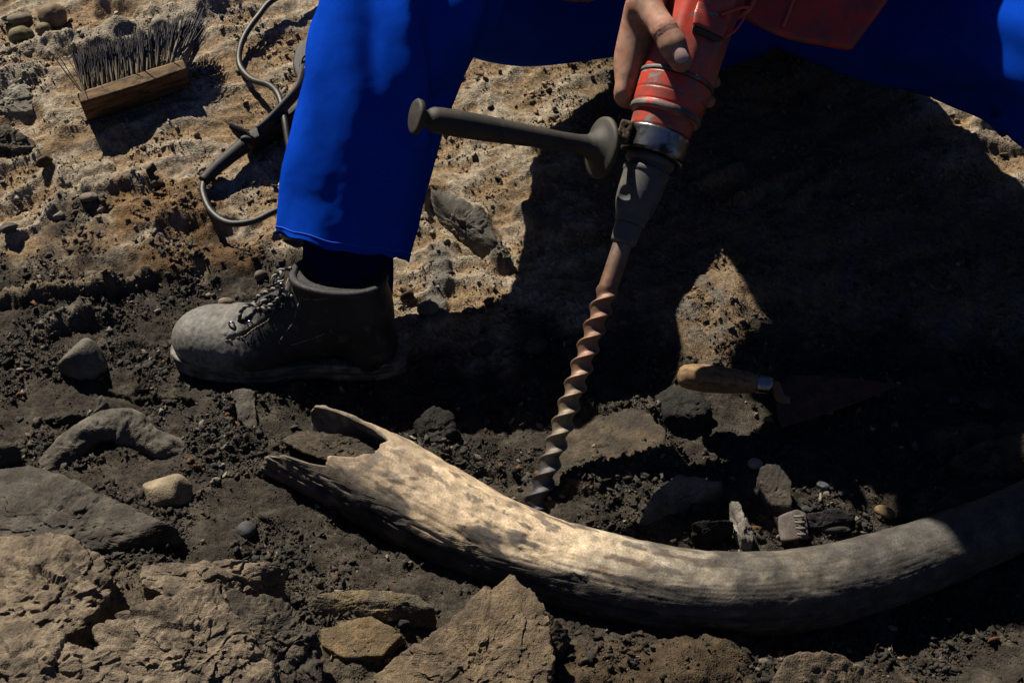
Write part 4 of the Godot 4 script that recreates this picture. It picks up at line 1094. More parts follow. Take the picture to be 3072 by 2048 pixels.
# ------------------------------------------------------------------ the brush
func build_brush() -> void:
	var bl := Vector3(-0.6211, 0.1207, -0.3885)
	var br := Vector3(-0.4799, 0.1453, -0.4556)
	var t := thing("brush", bl.lerp(br, 0.5), "wide wooden block brush with stiff grey bristles lying on the sunlit slope", "brush")
	var x := (br - bl).normalized()
	var h := Vector3(-0.001, 0.043, 0.033)
	h = h - x * h.dot(x)
	var hl := 0.053
	h = h.normalized()
	var nn := x.cross(h)
	var len := bl.distance_to(br)
	var o := bl + x * len * 0.5 + h * hl * 0.5 - nn * 0.009
	var mb := MB.new()
	hull(mb, box_points(o - x * 0.002, x * len * 0.5, h * hl * 0.5, nn * 0.0095), 44, 40.0, 0.0006, 60.0, 601)
	var g := noise(602, 1.0, 4)
	mb.col.resize(mb.v.size())
	for i in mb.v.size():
		var q := mb.v[i] - o
		var v := g.get_noise_3d(q.dot(x) * 16.0, q.dot(h) * 110.0, q.dot(nn) * 110.0)
		var c := Color(0.27, 0.16, 0.07).lerp(Color(0.12, 0.075, 0.038), smoothstep(-0.25, 0.35, v))
		c = c.lerp(Color(0.04, 0.032, 0.026), smoothstep(0.12, 0.4, g.get_noise_3d(q.dot(x) * 30.0 + 5.0, q.dot(h) * 50.0, q.dot(nn) * 50.0)) * 0.7)
		mb.col[i] = c.linear_to_srgb()
	put("block", mb, mats.wood, t)
	var bm := MB.new()
	bm.col = PackedColorArray()
	var rng := RandomNumberGenerator.new()
	rng.seed = 603
	for k in 1700:
		var u := rng.randf_range(-0.47, 0.47)
		var w := rng.randf_range(-0.42, 0.42)
		u = lerpf(u, roundf(u * 22.0) / 22.0, 0.6)                     # set in tufts
		var start := o + x * (u * len) + h * (w * hl) - nn * 0.008
		var splay := smoothstep(0.15, 0.5, u)
		var d := (-nn + x * (0.34 + u * 0.28 + splay * 0.35 + rng.randfn(0.0, 0.06)) + h * (0.14 + w * 0.2 + rng.randfn(0.0, 0.05) - splay * 0.15 * rng.randf())).normalized()
		if rng.randf() < 0.06: d = (d + Vector3(rng.randfn(), rng.randfn(), rng.randfn()) * 0.25).normalized()
		var l := 0.068 + splay * 0.018 + rng.randfn(0.0, 0.006)
		var bend := (x * rng.randfn(0.1, 0.3) + Vector3.DOWN * 0.15 + h * rng.randfn(0.0, 0.2)) * 0.012
		var r := rng.randf_range(0.0009, 0.0015)
		var b := bm.v.size()
		var side := d.cross(h).normalized()
		var side2 := d.cross(side)
		var low := Color(0.24, 0.205, 0.145) * rng.randf_range(0.6, 1.2)
		var high := Color(0.055, 0.055, 0.062) * rng.randf_range(0.6, 1.5)
		var seg := 5
		for j in seg + 1:
			var f := float(j) / seg
			var q := start + d * (l * f) + bend * f * f
			q.y = maxf(q.y, ground_y(q.x, q.z) + 0.001)
			for e in 3:
				var a := TAU_ * e / 3.0
				bm.add(q + (side * cos(a) + side2 * sin(a)) * r * (1.0 - 0.55 * f))
				bm.col.append(low.lerp(high, smoothstep(0.25, 0.62, f + rng.randf_range(-0.05, 0.05))).linear_to_srgb())
		for j in seg:
			for e in 3:
				var e2 := (e + 1) % 3
				bm.quad(b + j * 3 + e, b + j * 3 + e2, b + (j + 1) * 3 + e2, b + (j + 1) * 3 + e)
	var s := put("bristles", bm, mats.bristle, t)
	s.set_meta("kind", "stuff")

# ------------------------------------------------------------------ the extension lead
func build_extension_lead() -> void:
	var ink := srgb(0.017, 0.018, 0.020)
	var t := thing("extension_lead", Vector3(-0.3893, 0.1095, -0.3548), "black extension lead with rubber coupler, looping out behind the blue trouser leg", "cable")
	var mb := MB.new()
	var p := spline(PackedVector3Array([Vector3(-0.2746, 0.2522, -0.6603), Vector3(-0.3651, 0.2341, -0.6062), Vector3(-0.3939, 0.2148, -0.5705), Vector3(-0.4131, 0.1921, -0.5309), Vector3(-0.4136, 0.1711, -0.4905), Vector3(-0.3886, 0.1646, -0.4457), Vector3(-0.3548, 0.1695, -0.4098), Vector3(-0.3344, 0.1679, -0.3725), Vector3(-0.3217, 0.1521, -0.3286), Vector3(-0.3119, 0.1266, -0.2907), Vector3(-0.2958, 0.1002, -0.2496), Vector3(-0.2708, 0.077, -0.2048)]), 12)
	tube(mb, p, PackedFloat32Array([0.0047]), 18)
	mb.flat(srgb(0.017, 0.017, 0.018))
	put("cable", mb, mats.cable, t)
	mb = MB.new()
	p = spline(PackedVector3Array([Vector3(-0.4235, 0.0965, -0.2675), Vector3(-0.4288, 0.0921, -0.255), Vector3(-0.4266, 0.0849, -0.234), Vector3(-0.409, 0.0767, -0.198), Vector3(-0.3811, 0.0727, -0.1737), Vector3(-0.3493, 0.0737, -0.1768), Vector3(-0.3238, 0.0779, -0.1957), Vector3(-0.2901, 0.0816, -0.2186), Vector3(-0.2492, 0.0848, -0.2278)]), 12)
	tube(mb, p, PackedFloat32Array([0.0047]), 18)
	mb.flat(srgb(0.017, 0.017, 0.018))
	put("cable", mb, mats.cable, t)
	mb = MB.new()
	p = spline(PackedVector3Array([Vector3(-0.4303, 0.0926, -0.2565), Vector3(-0.4125, 0.1044, -0.2786), Vector3(-0.3796, 0.1217, -0.3107)]), 10)
	tube(mb, p, PackedFloat32Array([0.0080, 0.0084, 0.0084, 0.0084, 0.0085, 0.0086, 0.0088, 0.009, 0.009, 0.0092, 0.0094, 0.0096, 0.0098, 0.010, 0.0102, 0.0104, 0.0106, 0.011, 0.0112, 0.0114, 0.0116]), 24)
	mb.flat(ink)
	put("strain_relief", mb, mats.rubber, t)
	mb = MB.new()
	hull(mb, PackedVector3Array([Vector3(-0.3857, 0.1352, -0.3035), Vector3(-0.3758, 0.1392, -0.3092), Vector3(-0.3582, 0.1352, -0.3035), Vector3(-0.3303, 0.1458, -0.3278), Vector3(-0.2982, 0.1649, -0.3751), Vector3(-0.2803, 0.1574, -0.3767), Vector3(-0.2911, 0.128, -0.3893), Vector3(-0.366, 0.103, -0.3255), Vector3(-0.3886, 0.1065, -0.3352), Vector3(-0.3093, 0.1441, -0.4389)]), 24, 26.0, 0.0, 10.0, 1)
	mb.flat(ink)
	put("socket_body", mb, mats.rubber, t)
	mb = MB.new()
	hull(mb, PackedVector3Array([Vector3(-0.4019, 0.1495, -0.3213), Vector3(-0.3922, 0.1538, -0.3221), Vector3(-0.382, 0.15, -0.3172), Vector3(-0.3592, 0.1375, -0.3043), Vector3(-0.3689, 0.1272, -0.3035), Vector3(-0.3818, 0.1237, -0.3107), Vector3(-0.4005, 0.1415, -0.3213)]), 14, 24.0, 0.0, 10.0, 1)
	mb.flat(ink)
	put("latch", mb, mats.rubber, t)
	mb = MB.new()
	p = spline(PackedVector3Array([Vector3(-0.3571, 0.1415, -0.3156), Vector3(-0.3428, 0.1507, -0.3246), Vector3(-0.3218, 0.1669, -0.3475), Vector3(-0.3067, 0.1785, -0.3742), Vector3(-0.3041, 0.1857, -0.4048), Vector3(-0.3045, 0.1893, -0.4367)]), 8)
	tube(mb, p, PackedFloat32Array([0.0085]), 20, Vector3.UP, true, 0.6)
	mb.flat(srgb(0.022, 0.022, 0.025))
	put("lid_arm", mb, mats.rubber, t)
	mb = MB.new()
	hull(mb, PackedVector3Array([Vector3(-0.3216, 0.1925, -0.4289), Vector3(-0.3208, 0.2081, -0.4606), Vector3(-0.3075, 0.2157, -0.4757), Vector3(-0.2653, 0.2284, -0.5102), Vector3(-0.2435, 0.1883, -0.4065), Vector3(-0.2869, 0.1721, -0.3894), Vector3(-0.308, 0.1752, -0.3979), Vector3(-0.3321, 0.1651, -0.4797), Vector3(-0.3245, 0.1819, -0.5249), Vector3(-0.2593, 0.1887, -0.5434), Vector3(-0.2695, 0.1489, -0.4357)]), 26, 20.0, 0.0, 10.0, 1)
	mb.flat(srgb(0.022, 0.023, 0.025))
	put("plug_body", mb, mats.rubber, t)
	mb = MB.new()
	p = spline(PackedVector3Array([Vector3(-0.3085, 0.1946, -0.4237), Vector3(-0.307, 0.2007, -0.435), Vector3(-0.3011, 0.2038, -0.4407), Vector3(-0.2965, 0.2012, -0.4337), Vector3(-0.2994, 0.1951, -0.4224), Vector3(-0.3038, 0.1914, -0.4151), Vector3(-0.3085, 0.1946, -0.4237)]), 6)
	tube(mb, p, PackedFloat32Array([0.0022]), 10, Vector3.UP, false)
	mb.flat(srgb(0.03, 0.03, 0.032))
	put("hole_rim", mb, mats.rubber, t)
	mb = MB.new()
	tube(mb, PackedVector3Array([Vector3(-0.2942, 0.2205, -0.4861), Vector3(-0.2804, 0.226, -0.4983)]), PackedFloat32Array([0.006]), 12, Vector3.UP, true, 0.4)
	mb.flat(srgb(0.5, 0.5, 0.5))
	put("white_label", mb, mats.rubber, t)

# ------------------------------------------------------------------ the hammer drill
var nose := Vector3(0.1208, 0.202, 0.1027)
var bit_tip := Vector3(0.0234, -0.0244, 0.2838)
var tool := (nose - bit_tip).normalized()                              # along the tool, from the bit up to the grip
var toward := (Vector3(-0.1, 0.42, 0.9) - tool * tool.dot(Vector3(-0.1, 0.42, 0.9))).normalized()
var across := tool.cross(toward)

func on_tool(s: float, deg: float, r: float) -> Vector3:
	# a point at s along the tool from the chuck's nose; 0 degrees faces the reader, 90 is on the right
	var a := deg_to_rad(deg)
	return nose + tool * s + (toward * cos(a) + across * sin(a)) * r

func paint_worn(mb: MB, paint: Color, bare: Color, dirt: Color, wear: float, s: int) -> void:
	var n1 := noise(s, 38.0, 4)
	var n2 := noise(s + 1, 140.0, 3)
	var n3 := noise(s + 2, 24.0, 3)
	mb.col.resize(mb.v.size())
	for i in mb.v.size():
		var q := mb.v[i]
		var c := paint * (1.0 + 0.25 * n3.get_noise_3dv(q))
		c = c.lerp(dirt, smoothstep(-0.22, 0.32, n3.get_noise_3dv(q * 1.3 + Vector3(3, 1, 2)) + n2.get_noise_3dv(q) * 0.45) * 0.62)
		c = c.lerp(bare, smoothstep(wear, wear + 0.06, n1.get_noise_3dv(q) + n2.get_noise_3dv(q) * 0.4))
		mb.col[i] = c.clamp(Color(0.01, 0.006, 0.005), Color.WHITE).linear_to_srgb()

func build_drill() -> void:
	var t := thing("hammer_drill", bit_tip, "worn red hammer drill with side handle, its long spiral bit standing against the tusk", "drill")
	var red := Color(0.48, 0.055, 0.036)
	var bare := Color(0.21, 0.20, 0.195)
	var dirt := Color(0.13, 0.085, 0.07)
	# the spiral bit
	var length := nose.distance_to(bit_tip)
	var mb := MB.new()
	var steps := 330
	var n := 44
	var heat := noise(700, 60.0, 3)
	var cols: Array[Color] = [Color(0.05, 0.06, 0.085), Color(0.09, 0.09, 0.10), Color(0.22, 0.19, 0.14), Color(0.24, 0.18, 0.13), Color(0.30, 0.175, 0.125), Color(0.28, 0.155, 0.105), Color(0.26, 0.15, 0.105), Color(0.24, 0.18, 0.15)]
	for j in steps + 1:
		var s := length * j / steps
		var core := 0.0080
		var flute := 0.0052 * smoothstep(length - 0.048, length - 0.062, s)
		var shank := 0.0100 * (1.0 - smoothstep(length - 0.066, length - 0.046, s)) * 0.0 + lerpf(core, 0.0104, smoothstep(length - 0.066, length - 0.048, s))
		var head := 0.0012 * (1.0 - smoothstep(0.012, 0.02, s))
		for k in n:
			var a := TAU_ * k / n
			var tw := a - s / 0.044 * TAU_
			var lobe := 0.62 * pow(absf(cos(tw)), 9.0) + 0.38 * pow(absf(cos(tw - 0.35)), 2.0)
			var r := shank + (flute + head) * lobe
			if s < 0.006: r *= lerpf(0.62, 1.0, s / 0.006)
			mb.add(bit_tip + tool * s + (toward * cos(a) + across * sin(a)) * r)
			var f := s / length * (cols.size() - 1)
			var i := mini(int(f), cols.size() - 2)
			mb.col.append((cols[i].lerp(cols[i + 1], f - i) * (1.0 + 0.4 * heat.get_noise_3dv(mb.v[mb.v.size() - 1]))).linear_to_srgb())
	for j in steps:
		for k in n:
			var k2 := (k + 1) % n
			mb.quad(j * n + k, j * n + k2, (j + 1) * n + k2, (j + 1) * n + k)
	var e := mb.add(bit_tip)
	mb.col.append(Color(0.2, 0.2, 0.2))
	for k in n: mb.tri(e, (k + 1) % n, k)
	put("spiral_bit", mb, mats.steel, t)
	# chuck
	mb = MB.new()
	lathe(mb, nose, tool, toward, [Vector2(-0.0005, 0.009), Vector2(0.0, 0.0122), Vector2(0.002, 0.0138), Vector2(0.018, 0.0152), Vector2(0.0215, 0.0157), Vector2(0.0222, 0.0147), Vector2(0.0236, 0.0147), Vector2(0.0244, 0.0172), Vector2(0.031, 0.0176), Vector2(0.037, 0.0202), Vector2(0.046, 0.0230), Vector2(0.058, 0.0242), Vector2(0.0785, 0.0246), Vector2(0.0795, 0.0252), Vector2(0.081, 0.0262), Vector2(0.0850, 0.0262), Vector2(0.0862, 0.0252), Vector2(0.0868, 0.0226), Vector2(0.0912, 0.0226), Vector2(0.0920, 0.0262), Vector2(0.0935, 0.0274), Vector2(0.0985, 0.0276), Vector2(0.1005, 0.026)], 72, 0.002)
	for i in mb.v.size():                                              # the thumb hollows pressed into the sleeve
		for deg: float in [-42.0, 78.0, 198.0]:
			var c := on_tool(0.046, deg, 0.033)
			var d := mb.v[i].distance_to(c)
			if d < 0.0165: mb.v[i] = c + (mb.v[i] - c).normalized() * 0.0165
	paint_worn(mb, Color(0.085, 0.088, 0.092), Color(0.16, 0.15, 0.14), Color(0.11, 0.095, 0.08), 0.42, 701)
	put("chuck", mb, mats.rubber, t)
	mb = MB.new()
	lathe(mb, nose, tool, toward, [Vector2(0.0998, 0.030), Vector2(0.1004, 0.0342), Vector2(0.1016, 0.0356), Vector2(0.1265, 0.0358), Vector2(0.1278, 0.0350), Vector2(0.1284, 0.031)], 72, 0.002)
	paint_worn(mb, Color(0.50, 0.51, 0.54), Color(0.10, 0.075, 0.06), Color(0.06, 0.05, 0.045), 0.30, 702)
	put("clamp_collar", mb, mats.chrome, t)
	mb = MB.new()
	lathe(mb, nose, tool, toward, [Vector2(0.1280, 0.028), Vector2(0.1288, 0.0330), Vector2(0.1300, 0.0336), Vector2(0.1460, 0.0346), Vector2(0.1466, 0.0372), Vector2(0.1476, 0.0382), Vector2(0.1545, 0.0388), Vector2(0.1552, 0.0380), Vector2(0.1560, 0.0388), Vector2(0.1680, 0.0400), Vector2(0.1688, 0.0392), Vector2(0.1698, 0.0401), Vector2(0.1860, 0.0412), Vector2(0.1872, 0.0404)], 84, 0.0016)
	paint_worn(mb, red, bare, dirt, 0.30, 703)
	put("front_housing", mb, mats.paint, t)
	for q: Array in [[0.1472, 0.1535, 0.0393], [0.1874, 0.1918, 0.0418]]:
		mb = MB.new()
		lathe(mb, nose, tool, toward, [Vector2(q[0] - 0.0004, q[2] - 0.004), Vector2(q[0], q[2]), Vector2(q[0] + 0.0008, q[2] + 0.0008), Vector2(q[1] - 0.0008, q[2] + 0.0008), Vector2(q[1], q[2]), Vector2(q[1] + 0.0004, q[2] - 0.004)], 72, 0.002)
		paint_worn(mb, Color(0.24, 0.24, 0.235), red, Color(0.06, 0.05, 0.05), 0.34, 704 + int(q[0] * 1000))
		put("worn_ring", mb, mats.steel, t)
	mb = MB.new()
	lathe(mb, nose, tool, toward.rotated(tool, 0.2), [Vector2(0.1900, 0.036), Vector2(0.1915, 0.0400), Vector2(0.1930, 0.0412), Vector2(0.245, 0.0412), Vector2(0.268, 0.0418), Vector2(0.300, 0.0440), Vector2(0.36, 0.0465), Vector2(0.43, 0.0465), Vector2(0.445, 0.043), Vector2(0.45, 0.03)], 120, 0.002, 10)
	paint_worn(mb, red, bare * 0.8, dirt * 0.9, 0.42, 706)
	put("barrel", mb, mats.paint, t)
	# a raised boss with a dark underside where the thumb rests
	mb = MB.new()
	hull(mb, PackedVector3Array([on_tool(0.2395, -4, 0.052), on_tool(0.2395, 40, 0.052), on_tool(0.254, -8, 0.050), on_tool(0.254, 40, 0.050), on_tool(0.268, -8, 0.043), on_tool(0.268, 42, 0.043), on_tool(0.236, -4, 0.036), on_tool(0.236, 40, 0.036), on_tool(0.268, -8, 0.034), on_tool(0.268, 42, 0.034)]), 16, 34.0, 0.0002, 40.0, 707)
	paint_worn(mb, red, bare, dirt, 0.5, 708)
	put("boss", mb, mats.paint, t)
	mb = MB.new()
	hull(mb, PackedVector3Array([on_tool(0.2325, -2, 0.0475), on_tool(0.2325, 38, 0.0475), on_tool(0.2385, -4, 0.0515), on_tool(0.2385, 40, 0.0515), on_tool(0.2335, -2, 0.036), on_tool(0.2335, 38, 0.036), on_tool(0.2385, -4, 0.036), on_tool(0.2385, 40, 0.036)]), 10, 30.0, 0.0, 40.0, 709)
	mb.flat(srgb(0.05, 0.055, 0.055))  # dark block along the lower edge of the boss
	put("boss_underside", mb, mats.rubber, t)
	for q: Array in [[[on_tool(0.262, 30, 0.044), on_tool(0.279, 52, 0.052), on_tool(0.284, 62, 0.056)], 0.0016], [[on_tool(0.244, 50, 0.0445), on_tool(0.256, 62, 0.048), on_tool(0.276, 68, 0.052)], 0.0014]]:
		mb = MB.new()
		var pp := spline(PackedVector3Array(q[0]), 8)
		tube(mb, pp, PackedFloat32Array([q[1]]), 10)
		mb.flat((Color(0.60, 0.085, 0.055)).linear_to_srgb())
		put("casting_rib", mb, mats.paint, t)
	# the motor, set across the barrel on the right
	mb = MB.new()
	hull(mb, PackedVector3Array([Vector3(0.2393, 0.4179, -0.0851), Vector3(0.25, 0.396, -0.0697), Vector3(0.3035, 0.374, -0.0544), Vector3(0.3789, 0.3629, -0.0466), Vector3(0.4252, 0.4139, -0.0823), Vector3(0.4349, 0.5096, -0.1676), Vector3(0.2873, 0.5257, -0.1789), Vector3(0.2764, 0.3471, -0.2064), Vector3(0.3332, 0.3274, -0.1804), Vector3(0.416, 0.3169, -0.1731), Vector3(0.4667, 0.3703, -0.2104), Vector3(0.4753, 0.477, -0.2974), Vector3(0.314, 0.4946, -0.3097)]), 36, 36.0, 0.0003, 40.0, 710)
	paint_worn(mb, Color(0.50, 0.035, 0.018), bare * 0.5, Color(0.10, 0.05, 0.04), 0.55, 711)
	put("motor_housing", mb, mats.paint, t)
	for q: Array in [[[Vector3(0.2475, 0.3933, -0.0703), Vector3(0.2582, 0.3982, -0.0676), Vector3(0.2679, 0.4077, -0.0743), Vector3(0.2748, 0.4252, -0.0926)], 0.0036], [[Vector3(0.3021, 0.3859, -0.0602), Vector3(0.3089, 0.3987, -0.0692), Vector3(0.3218, 0.4249, -0.0936)], 0.0022]]:
		mb = MB.new()
		tube(mb, spline(PackedVector3Array(q[0]), 8), PackedFloat32Array([q[1]]), 14)
		mb.flat(Color(0.60, 0.10, 0.075).linear_to_srgb())
		put("housing_rib", mb, mats.paint, t)
	mb = MB.new()
	lathe(mb, Vector3(0.2312, 0.4367, -0.0433), Vector3(0.25, 0.55, 0.75), Vector3.UP, [Vector2(-0.01, 0.010), Vector2(0.006, 0.012), Vector2(0.010, 0.011), Vector2(0.0105, 0.004)], 24, 0.003)
	mb.flat(srgb(0.02, 0.02, 0.022))
	put("mode_knob", mb, mats.rubber, t)
	# the rear grip
	mb = MB.new()
	var rear := nose + tool * 0.445
	var gp := spline(PackedVector3Array([rear + across * -0.03, rear + tool * 0.04 + across * -0.055, rear + tool * 0.10 + across * -0.05, rear + tool * 0.115, rear + tool * 0.10 + across * 0.05, rear + tool * 0.04 + across * 0.055, rear + across * 0.03]), 10)
	tube(mb, gp, PackedFloat32Array([0.016]), 20)
	mb.flat(srgb(0.03, 0.03, 0.03))
	put("rear_grip", mb, mats.rubber, t)
	# the side handle and its clamp
	var inner := Vector3(0.0905, 0.3051, 0.0769)
	var outer := Vector3(-0.0894, 0.3674, 0.1395)
	var hx := (outer - inner).normalized()
	var hl := inner.distance_to(outer)
	mb = MB.new()
	hull(mb, box_points(on_tool(0.114, -66, 0.040), tool * 0.011, (across).normalized() * 0.007, toward * 0.012), 12, 20.0, 0.0012, 90.0, 712)
	paint_worn(mb, Color(0.10, 0.075, 0.05), Color(0.25, 0.2, 0.14), Color(0.05, 0.04, 0.035), 0.3, 713)
	put("clamp_block", mb, mats.rust, t)
	mb = MB.new()
	tube(mb, PackedVector3Array([on_tool(0.114, -66, 0.042), inner - hx * 0.004]), PackedFloat32Array([0.0055]), 14)
	mb.flat(srgb(0.10, 0.085, 0.07))
	put("clamp_bolt", mb, mats.steel, t)
	mb = MB.new()
	lathe(mb, inner, hx, tool, [Vector2(-0.009, 0.004), Vector2(-0.0088, 0.0305), Vector2(-0.0068, 0.0334), Vector2(-0.0035, 0.0330), Vector2(0.0005, 0.0225), Vector2(0.006, 0.0160), Vector2(0.014, 0.0115), Vector2(0.024, 0.0102), Vector2(0.045, 0.0100), Vector2(0.075, 0.0108), Vector2(0.105, 0.0121), Vector2(0.130, 0.0131), Vector2(0.155, 0.0135), Vector2(hl - 0.022, 0.0133), Vector2(hl - 0.012, 0.0125), Vector2(hl - 0.008, 0.0105), Vector2(hl - 0.0072, 0.0085), Vector2(hl - 0.002, 0.0080), Vector2(hl + 0.0005, 0.0130), Vector2(hl + 0.002, 0.0172), Vector2(hl + 0.006, 0.0180), Vector2(hl + 0.008, 0.0165), Vector2(hl + 0.009, 0.004)], 64, 0.003)
	paint_worn(mb, Color(0.034, 0.033, 0.030), Color(0.075, 0.066, 0.054), Color(0.058, 0.050, 0.041), 0.55, 714)
	put("side_handle", mb, mats.rubber, t)

# ------------------------------------------------------------------ the worker
func garment(mb: MB, spine: PackedVector3Array, ru: Array, rw: Array, first: Vector3, n: int, per: int, folds: Array, wrinkle: float, s: int, hem: float = 0.0) -> Array:
	# a cloth tube round a spine, half widths ru across and rw in depth; folds are ridges [degrees, t, degrees, t, width, height]; a hem turns the first edge inwards
	var p := spline(spine, per)
	var a := spread(PackedFloat32Array(ru), p.size())
	var b := spread(PackedFloat32Array(rw), p.size())
	var fr := frames(p, first)
	var n1 := noise(s, 0.7, 2)
	var n2 := noise(s + 1, 38.0, 2)
	var base := mb.v.size()
	var length := 0.0
	for i in range(1, p.size()): length += p[i].distance_to(p[i - 1])
	for i in p.size():
		var t := float(i) / (p.size() - 1)
		var ahead := (p[mini(i + 1, p.size() - 1)] - p[maxi(i - 1, 0)]).normalized()
		for k in n:
			var th := TAU_ * k / n
			var deg := rad_to_deg(th)
			var d := wrinkle * n1.get_noise_3d(cos(th) * 1.3 + 5.0, sin(th) * 1.3, t * length * 5.0)
			for f: Array in folds:
				var u := clampf((t - f[1]) / (f[3] - f[1]), 0.0, 1.0)
				var c: float = f[0] + (f[2] - f[0]) * u
				var over: float = (t - (f[1] + (f[3] - f[1]) * u)) * length
				var dist: float = Vector2(wrapf(-deg - c, -180.0, 180.0) / 57.3 * a[i], over).length() / f[4]
				if dist < 2.5: d += f[5] * exp(-dist * dist * 1.4) * sin(PI * clampf(0.12 + u * 0.76, 0.0, 1.0))
			var dir: Vector3 = fr[0][i] * cos(th) * a[i] + fr[1][i] * sin(th) * b[i]
			var q := p[i] + dir + dir.normalized() * d
			if hem > 0.0: q += (ahead * n1.get_noise_2d(cos(th) * 1.6, sin(th) * 1.6 + 3.0) * 0.007 + dir.normalized() * sin(th * 3.0 + 1.0) * 0.003) * exp(-t * length / 0.05)
			q += dir.normalized() * n2.get_noise_3dv(q) * 0.0004
			mb.add(q)
	for i in p.size() - 1:
		for k in n:
			var k2 := (k + 1) % n
			mb.quad(base + i * n + k, base + i * n + k2, base + (i + 1) * n + k2, base + (i + 1) * n + k)
	if hem > 0.0:
		var inside := mb.v.size()
		for j in 4:
			for k in n:
				var q := mb.v[base + mini(j * 3, p.size() - 1) * n + k]
				var o := p[mini(j * 3, p.size() - 1)]
				mb.add(q + (o - q).normalized() * (0.0012 if j == 0 else 0.004))
		for k in n:
			var k2 := (k + 1) % n
			mb.quad(base + k2, base + k, inside + k, inside + k2)
			for j in 3:
				mb.quad(inside + j * n + k2, inside + j * n + k, inside + (j + 1) * n + k, inside + (j + 1) * n + k2)
	return [base, p, fr, a, b]

func hand(f: Field, at: Callable, swap: float, k: float = 0.006) -> void:
	# a fist closed round a bar: at(s, degrees, radius) gives points round the bar; swap mirrors it
	var wrist: Vector3 = at.call(0.308, -86 * swap, 0.064)
	var heads := [[0.164, -116, 0.053], [0.190, -120, 0.062], [0.213, -124, 0.061], [0.234, -122, 0.058]]
	var reach := [0.74, 0.80, 0.76, 0.62]
	var rad := [0.0094, 0.0096, 0.0092, 0.0080]
	for i in 4:
		var h: Array = heads[i]
		var s: float = h[0]
		var r: float = rad[i]
		var knuckle: Vector3 = at.call(s, h[1] * swap, h[2])
		f.cap(wrist.lerp(knuckle, 0.12), knuckle, 0.0175, r * 1.32, 0.016)
		f.cap(wrist.lerp(knuckle, 0.25) + (at.call(s + 0.04, -70 * swap, 0.054) - at.call(s + 0.04, -90 * swap, 0.060)) * 0.6, knuckle.lerp(at.call(s, -85 * swap, 0.054), 0.6), 0.013, 0.0105, 0.016)
		var d1: float = h[1] - 62.0 * reach[i]
		var d2: float = d1 - 48.0 * reach[i]
		var d3: float = d2 - 36.0 * reach[i]
		var a: Vector3 = at.call(s - 0.001, d1 * swap, 0.0555)
		var b: Vector3 = at.call(s - 0.001, d2 * swap, 0.0520)
		var c: Vector3 = at.call(s - 0.001, d3 * swap, 0.0505)
		f.cap(knuckle, a, r * 1.12, r * 1.02, 0.006)
		f.cap(a, b, r * 1.02, r * 0.92, 0.004)
		f.cap(b, c, r * 0.92, r * 0.78, 0.004)
	var m: Vector3 = at.call(0.253, -66 * swap, 0.066)
	var j: Vector3 = at.call(0.2225, -30 * swap, 0.0595)
	var tip: Vector3 = at.call(0.1960, -4 * swap, 0.0525)
	f.cap(wrist, m, 0.0205, 0.0170, 0.018)
	f.cap(m, j, 0.0165, 0.0132, 0.010)
	f.cap(j, j.lerp(tip, 0.45), 0.0132, 0.0138, 0.006)
	f.cap(j.lerp(tip, 0.45), tip, 0.0138, 0.0120, 0.006)
	# the web between thumb and forefinger
	f.cap(at.call(0.245, -84 * swap, 0.062), at.call(0.205, -100 * swap, 0.060), 0.0130, 0.0105, 0.018)

